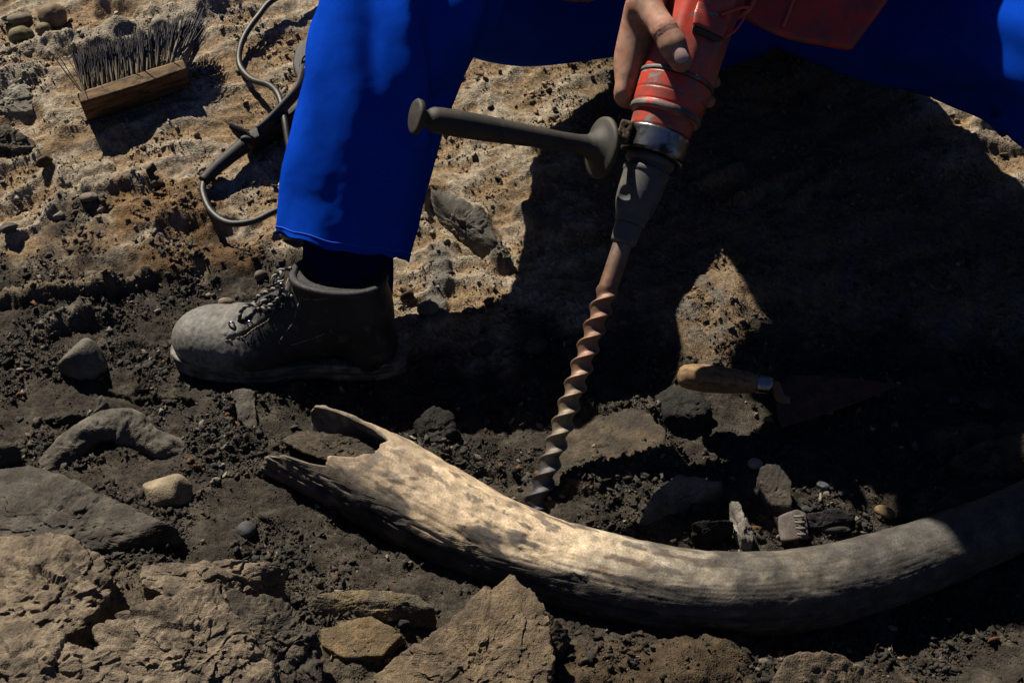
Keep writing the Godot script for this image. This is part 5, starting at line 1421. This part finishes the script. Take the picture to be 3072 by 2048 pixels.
func build_person() -> void:
	var hip_l := Vector3(0.235, 0.275, -0.52)
	var hip_r := Vector3(0.39, 0.30, -0.57)
	var knee_l := Vector3(-0.1051, 0.406, -0.1989)
	var knee_r := Vector3(0.6772, 0.3275, -0.1317)
	var ankle_l := Vector3(-0.196, 0.0981, 0.0229)
	var foot_r := Vector3(knee_r.x + 0.14, ground_y(knee_r.x + 0.14, knee_r.z - 0.02) + 0.02, knee_r.z - 0.02)
	var ankle_r := foot_r + Vector3(0, 0.10, 0)
	var pelvis := (hip_l + hip_r) * 0.5
	var chest := pelvis + Vector3(-0.12, 0.32, 0.07)
	var sh_l := Vector3(-0.03, 0.80, -0.38)                    # shoulder on the left of the picture
	var sh_r := Vector3(0.29, 0.83, -0.47)
	var neck := Vector3(0.12, 0.87, -0.37)
	var head := Vector3(0.015, 0.97, -0.27)
	var wrist := on_tool(0.308, -86, 0.064)
	var elbow := Vector3(0.13, 0.61, -0.30)
	var rear := nose + tool * 0.555
	var elbow_r := Vector3(0.48, 0.66, -0.40)
	var t := thing("person", Vector3(pelvis.x, ground_y(pelvis.x, pelvis.z), pelvis.z), "person in blue overalls squatting with legs apart, gripping the red drill with a bare hand", "person")
	# body: one skin surface from head to feet, the gripping hand on a finer grid
	var f := Field.new(Vector3(-0.36, -0.02, -0.86), Vector3(1.02, 1.20, 0.16), 0.0135)
	f.ell(head + Vector3(0, 0.03, -0.01), Vector3(0.075, 0.10, 0.095), 0.03)
	f.ell(head + Vector3(0, -0.05, 0.035), Vector3(0.052, 0.055, 0.05), 0.03)
	f.cap(head + Vector3(0, 0.0, 0.085), head + Vector3(0, -0.025, 0.105), 0.011, 0.016, 0.012)
	for s: float in [-1.0, 1.0]:
		f.ell(head + Vector3(0.075 * s, 0.0, 0.0), Vector3(0.012, 0.03, 0.02), 0.01)
		f.ell(head + Vector3(0.031 * s, 0.028, 0.078), Vector3(0.015, 0.010, 0.012), 0.01)
	f.cap(head + Vector3(-0.02, -0.06, 0.083), head + Vector3(0.02, -0.06, 0.083), 0.008, 0.008, 0.01)
	f.cap(neck, head, 0.055, 0.05, 0.04)
	f.cap(pelvis, chest, 0.12, 0.14, 0.06)
	f.cap(sh_l, sh_r, 0.06, 0.06, 0.08)
	f.cap(chest, neck, 0.10, 0.055, 0.06)
	f.cap(sh_l, elbow, 0.05, 0.042, 0.03)
	f.cap(elbow, wrist, 0.043, 0.026, 0.03)
	f.cap(sh_r, elbow_r, 0.05, 0.042, 0.03)
	f.cap(elbow_r, rear + across * -0.055, 0.043, 0.03, 0.03)
	f.cap(hip_l, knee_l, 0.075, 0.055, 0.05)
	f.cap(hip_r, knee_r, 0.075, 0.055, 0.05)
	f.cap(knee_l, ankle_l, 0.046, 0.022, 0.02)
	f.cap(knee_r, ankle_r, 0.046, 0.024, 0.02)
	f.cap(ankle_l, ankle_l + Vector3(-0.03, -0.05, 0), 0.024, 0.022, 0.02)
	f.cap(ankle_l + Vector3(-0.03, -0.05, 0), ankle_l + Vector3(-0.14, -0.072, 0.0), 0.022, 0.018, 0.02)
	f.cap(ankle_r, ankle_r + Vector3(0.03, -0.05, 0.008), 0.024, 0.022, 0.02)
	f.cap(ankle_r + Vector3(0.03, -0.05, 0.008), ankle_r + Vector3(0.14, -0.072, 0.036), 0.022, 0.018, 0.02)
	var mb := MB.new()
	f.net(mb)
	var hf := Field.new(on_tool(0.25, -60, 0.03) - Vector3(0.10, 0.11, 0.11), on_tool(0.25, -60, 0.03) + Vector3(0.10, 0.10, 0.10), 0.0022)
	hand(hf, on_tool, 1.0)
	hf.cap(wrist, wrist.lerp(elbow, 0.5), 0.0235, 0.032, 0.014)
	var first := mb.v.size()
	hf.net(mb)
	# creases at the joint of the thumb
	var j := on_tool(0.2225, -30, 0.0595)
	var tip := on_tool(0.1960, -4, 0.0525)
	var ta := (tip - j).normalized()
	var wr := noise(800, 70.0, 2)
	for i in range(first, mb.v.size()):
		var q := mb.v[i] - j
		var d := q.length()
		if d < 0.026:
			var s := q.dot(ta) + 0.001 + wr.get_noise_3dv(mb.v[i]) * 0.002
			for c: float in [-0.0065, -0.002, 0.0025, 0.0065]:
				mb.v[i] -= q.normalized() * 0.0006 * exp(-pow((s - c) / 0.0012, 2.0)) * smoothstep(0.024, 0.012, d) * smoothstep(-0.2, 0.5, q.normalized().dot(toward))
	var gf := Field.new(rear - Vector3(0.11, 0.11, 0.11), rear + Vector3(0.11, 0.11, 0.11), 0.0045)
	var bar := across
	var bar_at := func(s: float, deg: float, r: float) -> Vector3: return rear + tool * 0.0 + bar * (0.225 - s) + (toward * cos(deg_to_rad(deg)) + tool * sin(deg_to_rad(deg))) * (r - 0.024)
	hand(gf, bar_at, 1.0)
	gf.net(mb)
	var tone := noise(801, 45.0, 3)
	var mott := noise(802, 160.0, 2)
	mb.col.resize(mb.v.size())
	for i in mb.v.size():
		var q := mb.v[i]
		var c := Color(0.40, 0.225, 0.155).lerp(Color(0.37, 0.165, 0.115), smoothstep(-0.2, 0.4, tone.get_noise_3dv(q)))
		c = c.lerp(Color(0.16, 0.11, 0.085), smoothstep(0.12, 0.45, tone.get_noise_3dv(q * 1.7 + Vector3(4, 0, 0)) + mott.get_noise_3dv(q) * 0.3) * 0.55)
		mb.col[i] = (c * (1.0 + 0.2 * mott.get_noise_3dv(q))).linear_to_srgb()
	put("body", mb, mats.skin, t)
	# the thumb nail
	mb = MB.new()
	var side := ta.cross(toward).normalized()
	var outw := side.cross(ta).normalized()
	var nc := j.lerp(tip, 0.90) + outw * 0.0008
	for i in 15:
		for k in 15:
			var u := i / 7.0 - 1.0
			var w := k / 7.0 - 1.0
			var sq := pow(pow(absf(u), 3.0) + pow(absf(w), 3.0), 1.0 / 3.0)
			var mx := maxf(maxf(absf(u), absf(w)), 1e-4)
			var uu := u * mx / maxf(sq, 1e-4)
			var ww := w * mx / maxf(sq, 1e-4)
			mb.add(nc + ta * uu * 0.0095 + side * ww * 0.0074 + outw * (0.0131 - 0.0032 * ww * ww - 0.0016 * uu * uu * (1.0 if uu > 0 else 0.5)))
	for i in 14:
		for k in 14:
			mb.quad(i * 15 + k, (i + 1) * 15 + k, (i + 1) * 15 + k + 1, i * 15 + k + 1)
	mb.flat(srgb(0.50, 0.35, 0.32))
	put("thumbnail", mb, mats.paint, t)
	# hair
	mb = MB.new()
	var cf := Field.new(head - Vector3(0.13, 0.05, 0.14), head + Vector3(0.13, 0.17, 0.10), 0.008)
	cf.ell(head + Vector3(0, 0.045, -0.022), Vector3(0.083, 0.098, 0.095), 0.02)
	cf.net(mb)
	var hn := noise(803, 60.0, 2)
	for i in mb.v.size(): mb.v[i] += (mb.v[i] - head).normalized() * hn.get_noise_3dv(mb.v[i]) * 0.006
	mb.flat(srgb(0.03, 0.022, 0.017))
	put("hair", mb, mats.hair, t)

	# the overalls
	var blue := Color(0.007, 0.058, 0.50)
	mb = MB.new()
	var leg := garment(mb, PackedVector3Array([Vector3(-0.2073, 0.1301, -0.0118), Vector3(-0.1985, 0.1677, -0.0344), Vector3(-0.1859, 0.2099, -0.0591), Vector3(-0.1683, 0.2625, -0.0922), Vector3(-0.148, 0.318, -0.1311), Vector3(-0.1245, 0.3675, -0.1719), Vector3(-0.0913, 0.3904, -0.2245), Vector3(-0.0372, 0.3535, -0.2964), Vector3(0.032, 0.3156, -0.3675), hip_l + Vector3(0, 0.01, 0)]),
		[0.0815, 0.0840, 0.0865, 0.0895, 0.0930, 0.0970, 0.098, 0.094, 0.094, 0.098], [0.068, 0.072, 0.076, 0.080, 0.085, 0.090, 0.092, 0.090, 0.092, 0.095], Vector3.RIGHT, 128, 16, [
		[104, 0.62, 38, 0.30, 0.018, 0.024], [126, 0.60, 78, 0.32, 0.024, -0.012], [84, 0.66, 52, 0.46, 0.022, -0.008], [66, 0.70, 28, 0.50, 0.022, 0.016],
		[150, 0.55, 125, 0.16, 0.034, 0.007], [20, 0.44, 60, 0.30, 0.018, -0.007],
		[0, 0.58, 60, 0.72, 0.02, 0.012], [-20, 0.60, 40, 0.78, 0.018, -0.009], [170, 0.48, 140, 0.36, 0.024, 0.006]], 0.0055, 811, 1.0)
	garment(mb, PackedVector3Array([ankle_r + Vector3(0.0, 0.015, 0), ankle_r.lerp(knee_r, 0.3), ankle_r.lerp(knee_r, 0.65), knee_r + Vector3(0.02, -0.04, 0.0), knee_r + Vector3(-0.02, 0.0, -0.02), knee_r.lerp(hip_r, 0.3), knee_r.lerp(hip_r, 0.55), knee_r.lerp(hip_r, 0.8), hip_r]),
		[0.085, 0.088, 0.092, 0.096, 0.102, 0.104, 0.108, 0.108, 0.11], [0.075, 0.08, 0.085, 0.09, 0.092, 0.090, 0.088, 0.09, 0.10], Vector3.RIGHT, 96, 14, [
		[150, 0.40, 215, 0.62, 0.022, 0.016], [120, 0.45, 190, 0.7, 0.022, -0.010], [90, 0.55, 150, 0.72, 0.024, 0.012], [230, 0.5, 200, 0.75, 0.02, 0.012]], 0.016, 812, 1.0)
	garment(mb, PackedVector3Array([pelvis + Vector3(0, -0.13, 0.0), pelvis + Vector3(0, -0.06, 0.0), pelvis + Vector3(0, 0.05, 0), pelvis.lerp(chest, 0.5), chest, sh_l.lerp(sh_r, 0.5) + Vector3(0, -0.02, 0), neck + Vector3(0, 0.01, 0)]),
		[0.06, 0.15, 0.16, 0.16, 0.17, 0.155, 0.075], [0.05, 0.12, 0.13, 0.125, 0.125, 0.10, 0.065], Vector3.RIGHT, 96, 10, [], 0.02, 813)
	garment(mb, PackedVector3Array([wrist.lerp(elbow, 0.42), wrist.lerp(elbow, 0.7), elbow, elbow.lerp(sh_l, 0.5), sh_l]), [0.045, 0.054, 0.064, 0.068, 0.078], [0.045, 0.054, 0.064, 0.068, 0.078], Vector3.RIGHT, 64, 10, [], 0.016, 814, 1.0)
	garment(mb, PackedVector3Array([rear + across * -0.16 + (elbow_r - rear) * 0.15, rear.lerp(elbow_r, 0.6), elbow_r, elbow_r.lerp(sh_r, 0.5), sh_r]), [0.045, 0.054, 0.064, 0.068, 0.078], [0.045, 0.054, 0.064, 0.068, 0.078], Vector3.RIGHT, 64, 10, [], 0.016, 815, 1.0)
	var cn := noise(816, 120.0, 2)
	var cl := noise(817, 14.0, 3)
	mb.col.resize(mb.v.size())
	for i in mb.v.size():
		var q := mb.v[i]
		var c := blue * (1.0 + 0.12 * cn.get_noise_3dv(q) + 0.12 * cl.get_noise_3dv(q))
		if absf(cn.get_noise_3dv(q * 5.0)) > 0.84: c = Color(0.2, 0.25, 0.5)
		mb.col[i] = c.clamp(Color.BLACK, Color(0.8, 0.8, 0.8)).linear_to_srgb()
	var hem := PackedVector3Array()
	for k in range(0, 128, 2):
		var q := mb.v[leg[0] + 4 * 128 + k]
		hem.append(q + (q - leg[1][4]).normalized() * 0.0003)
	hem.append(hem[0])
	var cloth := put("overalls", mb, mats.cloth, t)
	mb = MB.new()
	tube(mb, hem, PackedFloat32Array([0.0007]), 6, Vector3.UP, false)
	mb.flat(srgb(0.02, 0.10, 0.62))
	put("hem_stitching", mb, mats.lace, cloth)
	# sock
	mb = MB.new()
	var sock := garment(mb, PackedVector3Array([Vector3(-0.1967, 0.0676, 0.0381), Vector3(-0.1956, 0.0976, 0.0171), Vector3(-0.1946, 0.1233, -0.0009), Vector3(-0.1928, 0.1643, -0.0235)]), [0.050, 0.0540, 0.0540, 0.054], [0.035, 0.040, 0.042, 0.044], Vector3.RIGHT, 64, 8, [], 0.006, 820)
	mb.flat(srgb(0.008, 0.016, 0.065))
	put("sock", mb, mats.cloth, t)
	mb = MB.new()
	garment(mb, PackedVector3Array([ankle_r + Vector3(0.01, -0.06, 0), ankle_r + Vector3(0, 0.0, 0), ankle_r.lerp(knee_r, 0.2)]), [0.048, 0.05, 0.052], [0.036, 0.040, 0.044], Vector3.RIGHT, 48, 6, [], 0.006, 821)
	mb.flat(srgb(0.008, 0.016, 0.065))
	put("sock", mb, mats.cloth, t)
	build_boot(t, foot_r)

func build_boot(t: Node3D, foot_r: Vector3) -> void:
	var heel := Vector3(-0.1411, -0.014, 0.0838)
	var toe := Vector3(-0.3991, -0.0114, 0.0652)
	var fw := (toe - heel).normalized()
	fw.y = 0.0
	fw = fw.normalized()
	var wv := Vector3(-fw.z, 0, fw.x)
	if wv.z < 0: wv = -wv
	var o := heel - wv * 0.034 - fw * -0.002
	o.y = -0.012
	var world := func(q: Vector3) -> Vector3: return o + fw * (q.x * 0.945) + Vector3.UP * q.y + wv * q.z
	var boot := MeshInstance3D.new()
	boot.name = "boot"
	t.add_child(boot)
	# leather upper
	var f := Field.new(Vector3(-0.03, 0.0, -0.075), Vector3(0.315, 0.19, 0.075), 0.003)
	f.cap(Vector3(0.034, 0.042, 0), Vector3(0.040, 0.095, 0), 0.036, 0.038, 0.012)
	f.cap(Vector3(0.046, 0.095, 0), Vector3(0.050, 0.175, 0), 0.040, 0.043, 0.014)
	f.cap(Vector3(0.082, 0.10, 0), Vector3(0.084, 0.175, 0), 0.039, 0.040, 0.016)
	f.cap(Vector3(0.100, 0.070, 0), Vector3(0.190, 0.043, 0), 0.044, 0.037, 0.020)
	f.cap(Vector3(0.095, 0.11, 0), Vector3(0.165, 0.068, 0), 0.028, 0.022, 0.020)
	f.ell(Vector3(0.232, 0.041, 0.0), Vector3(0.060, 0.040, 0.046), 0.018)
	f.ell(Vector3(0.190, 0.036, 0.004), Vector3(0.065, 0.036, 0.048), 0.018)
	f.ell(Vector3(0.066, 0.190, 0), Vector3(0.060, 0.070, 0.036), 0.01, Basis.IDENTITY, true)
	for z in f.nz:
		for y in f.ny:
			for x in f.nx:
				var q := f.lo + Vector3(x, y, z) * f.c
				var i := (z * f.ny + y) * f.nx + x
				f.f[i] = maxf(f.f[i], maxf(q.y - 0.137 - (q.x - 0.06) * 0.06, 0.018 - q.y))
	var mb := MB.new()
	f.net(mb)
	var wrk := noise(830, 1.0, 4)
	var pore := noise(831, 260.0, 2)
	var dust := noise(832, 42.0, 4)
	var flap := PackedVector2Array([Vector2(0.118, 0.20), Vector2(0.124, 0.15), Vector2(0.136, 0.112), Vector2(0.151, 0.093), Vector2(0.184, 0.073), Vector2(0.207, 0.068), Vector2(0.214, 0.080), Vector2(0.21, 0.2)])
	mb.col.resize(mb.v.size())
	for i in mb.v.size():
		var q := mb.v[i]
		var nn := Vector3(0, q.y - 0.05, q.z).normalized()
		var over := Geometry2D.is_point_in_polygon(Vector2(q.x, q.y), flap)
		var crease := exp(-pow((q.x - 0.198 + q.y * 0.25) / 0.020, 2.0))
		var d := crease * 0.0022 * wrk.get_noise_3d(q.x * 130.0, q.y * 22.0, q.z * 22.0) + 0.0004 * pore.get_noise_3dv(q)
		if over: d += 0.0022
		var toes := smoothstep(0.165, 0.215, q.x + dust.get_noise_3dv(q) * 0.035)
		var c := Color(0.022, 0.022, 0.025).lerp(Color(0.195, 0.188, 0.175), toes * clampf(0.72 + dust.get_noise_3dv(q * 3.5) * 0.45 + pore.get_noise_3dv(q * 0.6) * 0.55, 0.1, 1.0))
		c = c.lerp(Color(0.10, 0.088, 0.07), smoothstep(0.2, 0.55, dust.get_noise_3dv(q + Vector3(1, 2, 3))) * 0.5)
		c *= 1.0 + 0.25 * pore.get_noise_3dv(q)
		mb.col[i] = c.clamp(Color(0.008, 0.008, 0.008), Color.WHITE).linear_to_srgb()
		mb.v[i] = world.call(q + nn * d)
	mb.shift(-t.position)
	boot.mesh = mb.commit(mats.leather)
	# sole: stacked outlines with a welt and cleats
	mb = MB.new()
	var levels := [[0.0, -0.004, 1.0], [0.006, 0.000, 1.0], [0.0075, 0.0022, 0.0], [0.012, 0.0028, 0.0], [0.0135, 0.0008, 0.0], [0.0155, 0.0008, 0.0], [0.017, 0.0030, 0.0], [0.022, 0.0034, 0.0], [0.0245, 0.0030, 0.0], [0.0265, 0.0052, 0.0], [0.029, 0.0052, 0.0], [0.0305, 0.002, 0.0], [0.031, -0.01, 0.0]]
	var n := 180
	for lv: Array in levels:
		for k in n:
			var a := TAU_ * k / n
			var x := 0.140 + 0.150 * signf(cos(a)) * pow(absf(cos(a)), 0.72)
			var half := 0.031 + 0.015 * smoothstep(0.09, 0.19, x) - 0.004 * smoothstep(0.05, 0.10, x) * (1.0 - smoothstep(0.1, 0.15, x))
			var z := half * signf(sin(a)) * pow(absf(sin(a)), 0.72)
			var d: Vector2 = Vector2(cos(a) * 0.6, sin(a)).normalized() * (lv[1] - (0.0035 if lv[2] > 0.5 and sin(k * TAU_ / 5.0) > 0.45 else 0.0))
			mb.add(world.call(Vector3(x + d.x, lv[0], z + d.y)))
	for i in levels.size() - 1:
		for k in n:
			var k2 := (k + 1) % n
			mb.quad(i * n + k2, i * n + k, (i + 1) * n + k, (i + 1) * n + k2)
	var c0 := mb.add(world.call(Vector3(0.14, 0, 0)))
	for k in n: mb.tri(c0, k, (k + 1) % n)
	mb.col.resize(mb.v.size())
	for i in mb.v.size(): mb.col[i] = (Color(0.06, 0.058, 0.055).lerp(Color(0.19, 0.175, 0.15), smoothstep(-0.1, 0.4, dust.get_noise_3dv(mb.v[i] * 1.4)))).linear_to_srgb()
	put("sole", mb, mats.rubber, boot)
	# the padded collar round the top
	mb = MB.new()
	var cp := PackedVector3Array()
	for k in 41:
		var a := TAU_ * k / 40.0
		var cx := 0.066 + 0.056 * cos(a)
		cp.append(world.call(Vector3(cx, 0.136 + (cx - 0.06) * 0.06, 0.0385 * signf(sin(a)) * pow(absf(sin(a)), 0.8))))
	tube(mb, cp, PackedFloat32Array([0.0052]), 12, Vector3.UP, false)
	mb.flat(srgb(0.03, 0.03, 0.033))
	put("collar", mb, mats.leather, boot)
	# laces: two twisted strands, light and dark
	var runs := [
		[Vector3(0.2035, 0.078, 0.020), Vector3(0.2015, 0.090, 0.018), Vector3(0.1955, 0.0975, 0.014), Vector3(0.186, 0.100, 0.012), Vector3(0.176, 0.0985, 0.016), Vector3(0.166, 0.105, 0.020), Vector3(0.156, 0.116, 0.021), Vector3(0.149, 0.128, 0.020), Vector3(0.146, 0.142, 0.018), Vector3(0.1455, 0.156, 0.016), Vector3(0.147, 0.168, 0.012)],
		[Vector3(0.186, 0.099, 0.006), Vector3(0.181, 0.110, 0.004), Vector3(0.172, 0.122, 0.006), Vector3(0.161, 0.133, 0.008), Vector3(0.152, 0.143, 0.010), Vector3(0.147, 0.153, 0.012)],
		[Vector3(0.147, 0.153, 0.014), Vector3(0.141, 0.149, 0.022), Vector3(0.134, 0.146, 0.026), Vector3(0.130, 0.142, 0.030)],
		[Vector3(0.150, 0.160, 0.020), Vector3(0.154, 0.167, 0.014), Vector3(0.150, 0.175, 0.008), Vector3(0.143, 0.176, 0.012), Vector3(0.142, 0.168, 0.019), Vector3(0.149, 0.163, 0.018), Vector3(0.153, 0.170, 0.010), Vector3(0.146, 0.177, 0.004), Vector3(0.134, 0.177, 0.000)],
		[Vector3(0.178, 0.098, 0.018), Vector3(0.170, 0.112, 0.012), Vector3(0.160, 0.118, 0.008), Vector3(0.152, 0.116, 0.016), Vector3(0.158, 0.107, 0.022), Vector3(0.170, 0.099, 0.022)]]
	for run: Array in runs:
		var lace := MB.new()
		var p := PackedVector3Array()
		for q: Vector3 in run: p.append(world.call(Vector3(q.x - 0.010, minf(q.y, 0.1) + maxf(q.y - 0.1, 0.0) * 0.58, q.z)))
		p = spline(p, 22)
		var fr := frames(p, Vector3(0.2, 0.9, 0.3))
		var s := 0.0
		for strand in 2:
			var w := PackedVector3Array()
			s = 0.0
			for i in p.size():
				if i > 0: s += p[i].distance_to(p[i - 1])
				var a := s / 0.0125 * TAU_ + PI * strand
				w.append(p[i] + (fr[0][i] * cos(a) + fr[1][i] * sin(a)) * 0.00115)
			var from := lace.v.size()
			tube(lace, w, PackedFloat32Array([0.0016]), 8)
			lace.flat(srgb(0.26, 0.25, 0.235) if strand == 0 else srgb(0.035, 0.035, 0.036), from)
		put("lace", lace, mats.lace, boot)
	# contrast stitching on the quarter
	for line: Array in [[Vector2(0.066, 0.133), Vector2(0.108, 0.126), Vector2(0.119, 0.094), Vector2(0.140, 0.067), Vector2(0.134, 0.0615), Vector2(0.100, 0.075), Vector2(0.07, 0.088)], [Vector2(0.128, 0.150), Vector2(0.1385, 0.112), Vector2(0.153, 0.0905), Vector2(0.185, 0.0705), Vector2(0.209, 0.0655)]]:
		var sm := MB.new()
		for i in line.size() - 1:
			var a: Vector2 = line[i]
			var b: Vector2 = line[i + 1]
			var m := maxi(2, int(a.distance_to(b) / 0.0042))
			for k in m:
				var q0 := a.lerp(b, (k + 0.15) / m)
				var q1 := a.lerp(b, (k + 0.85) / m)
				var h0 := f.hit(Vector3(q0.x, q0.y, 0.07), Vector3(0, 0, -1), 0.1) + Vector3(0, 0, 0.0006)
				var h1 := f.hit(Vector3(q1.x, q1.y, 0.07), Vector3(0, 0, -1), 0.1) + Vector3(0, 0, 0.0006)
				if line.size() == 5: h0.z += 0.002; h1.z += 0.002
				tube(sm, PackedVector3Array([world.call(h0), world.call(h1)]), PackedFloat32Array([0.0006]), 5)
		sm.flat(srgb(0.27, 0.235, 0.17))
		put("stitching", sm, mats.lace, boot)
	for q: Vector3 in [Vector3(0.129, 0.141, 0.0305), Vector3(0.2015, 0.080, 0.024), Vector3(0.176, 0.086, 0.030)]:
		var em := MB.new()
		var ring := PackedVector3Array()
		for k in 17: ring.append(world.call(q + Vector3(cos(TAU_ * k / 16.0) * 0.0034, sin(TAU_ * k / 16.0) * 0.0034, 0.002)))
		tube(em, ring, PackedFloat32Array([0.0011]), 8, Vector3.UP, false)
		em.flat(srgb(0.4, 0.4, 0.41))
		put("eyelet", em, mats.chrome, boot)
	# its fellow on the other foot, outside the picture on the right
	var other: Node3D = boot.duplicate()
	t.add_child(other, true)
	var fw2 := Vector3(1, 0, 0.25).normalized()
	var turn := Basis(Vector3.UP, fw.signed_angle_to(fw2, Vector3.UP))
	other.transform = Transform3D(turn, foot_r - Vector3(0, 0.022, 0) - fw2 * 0.062 - t.position - turn * (o - t.position))
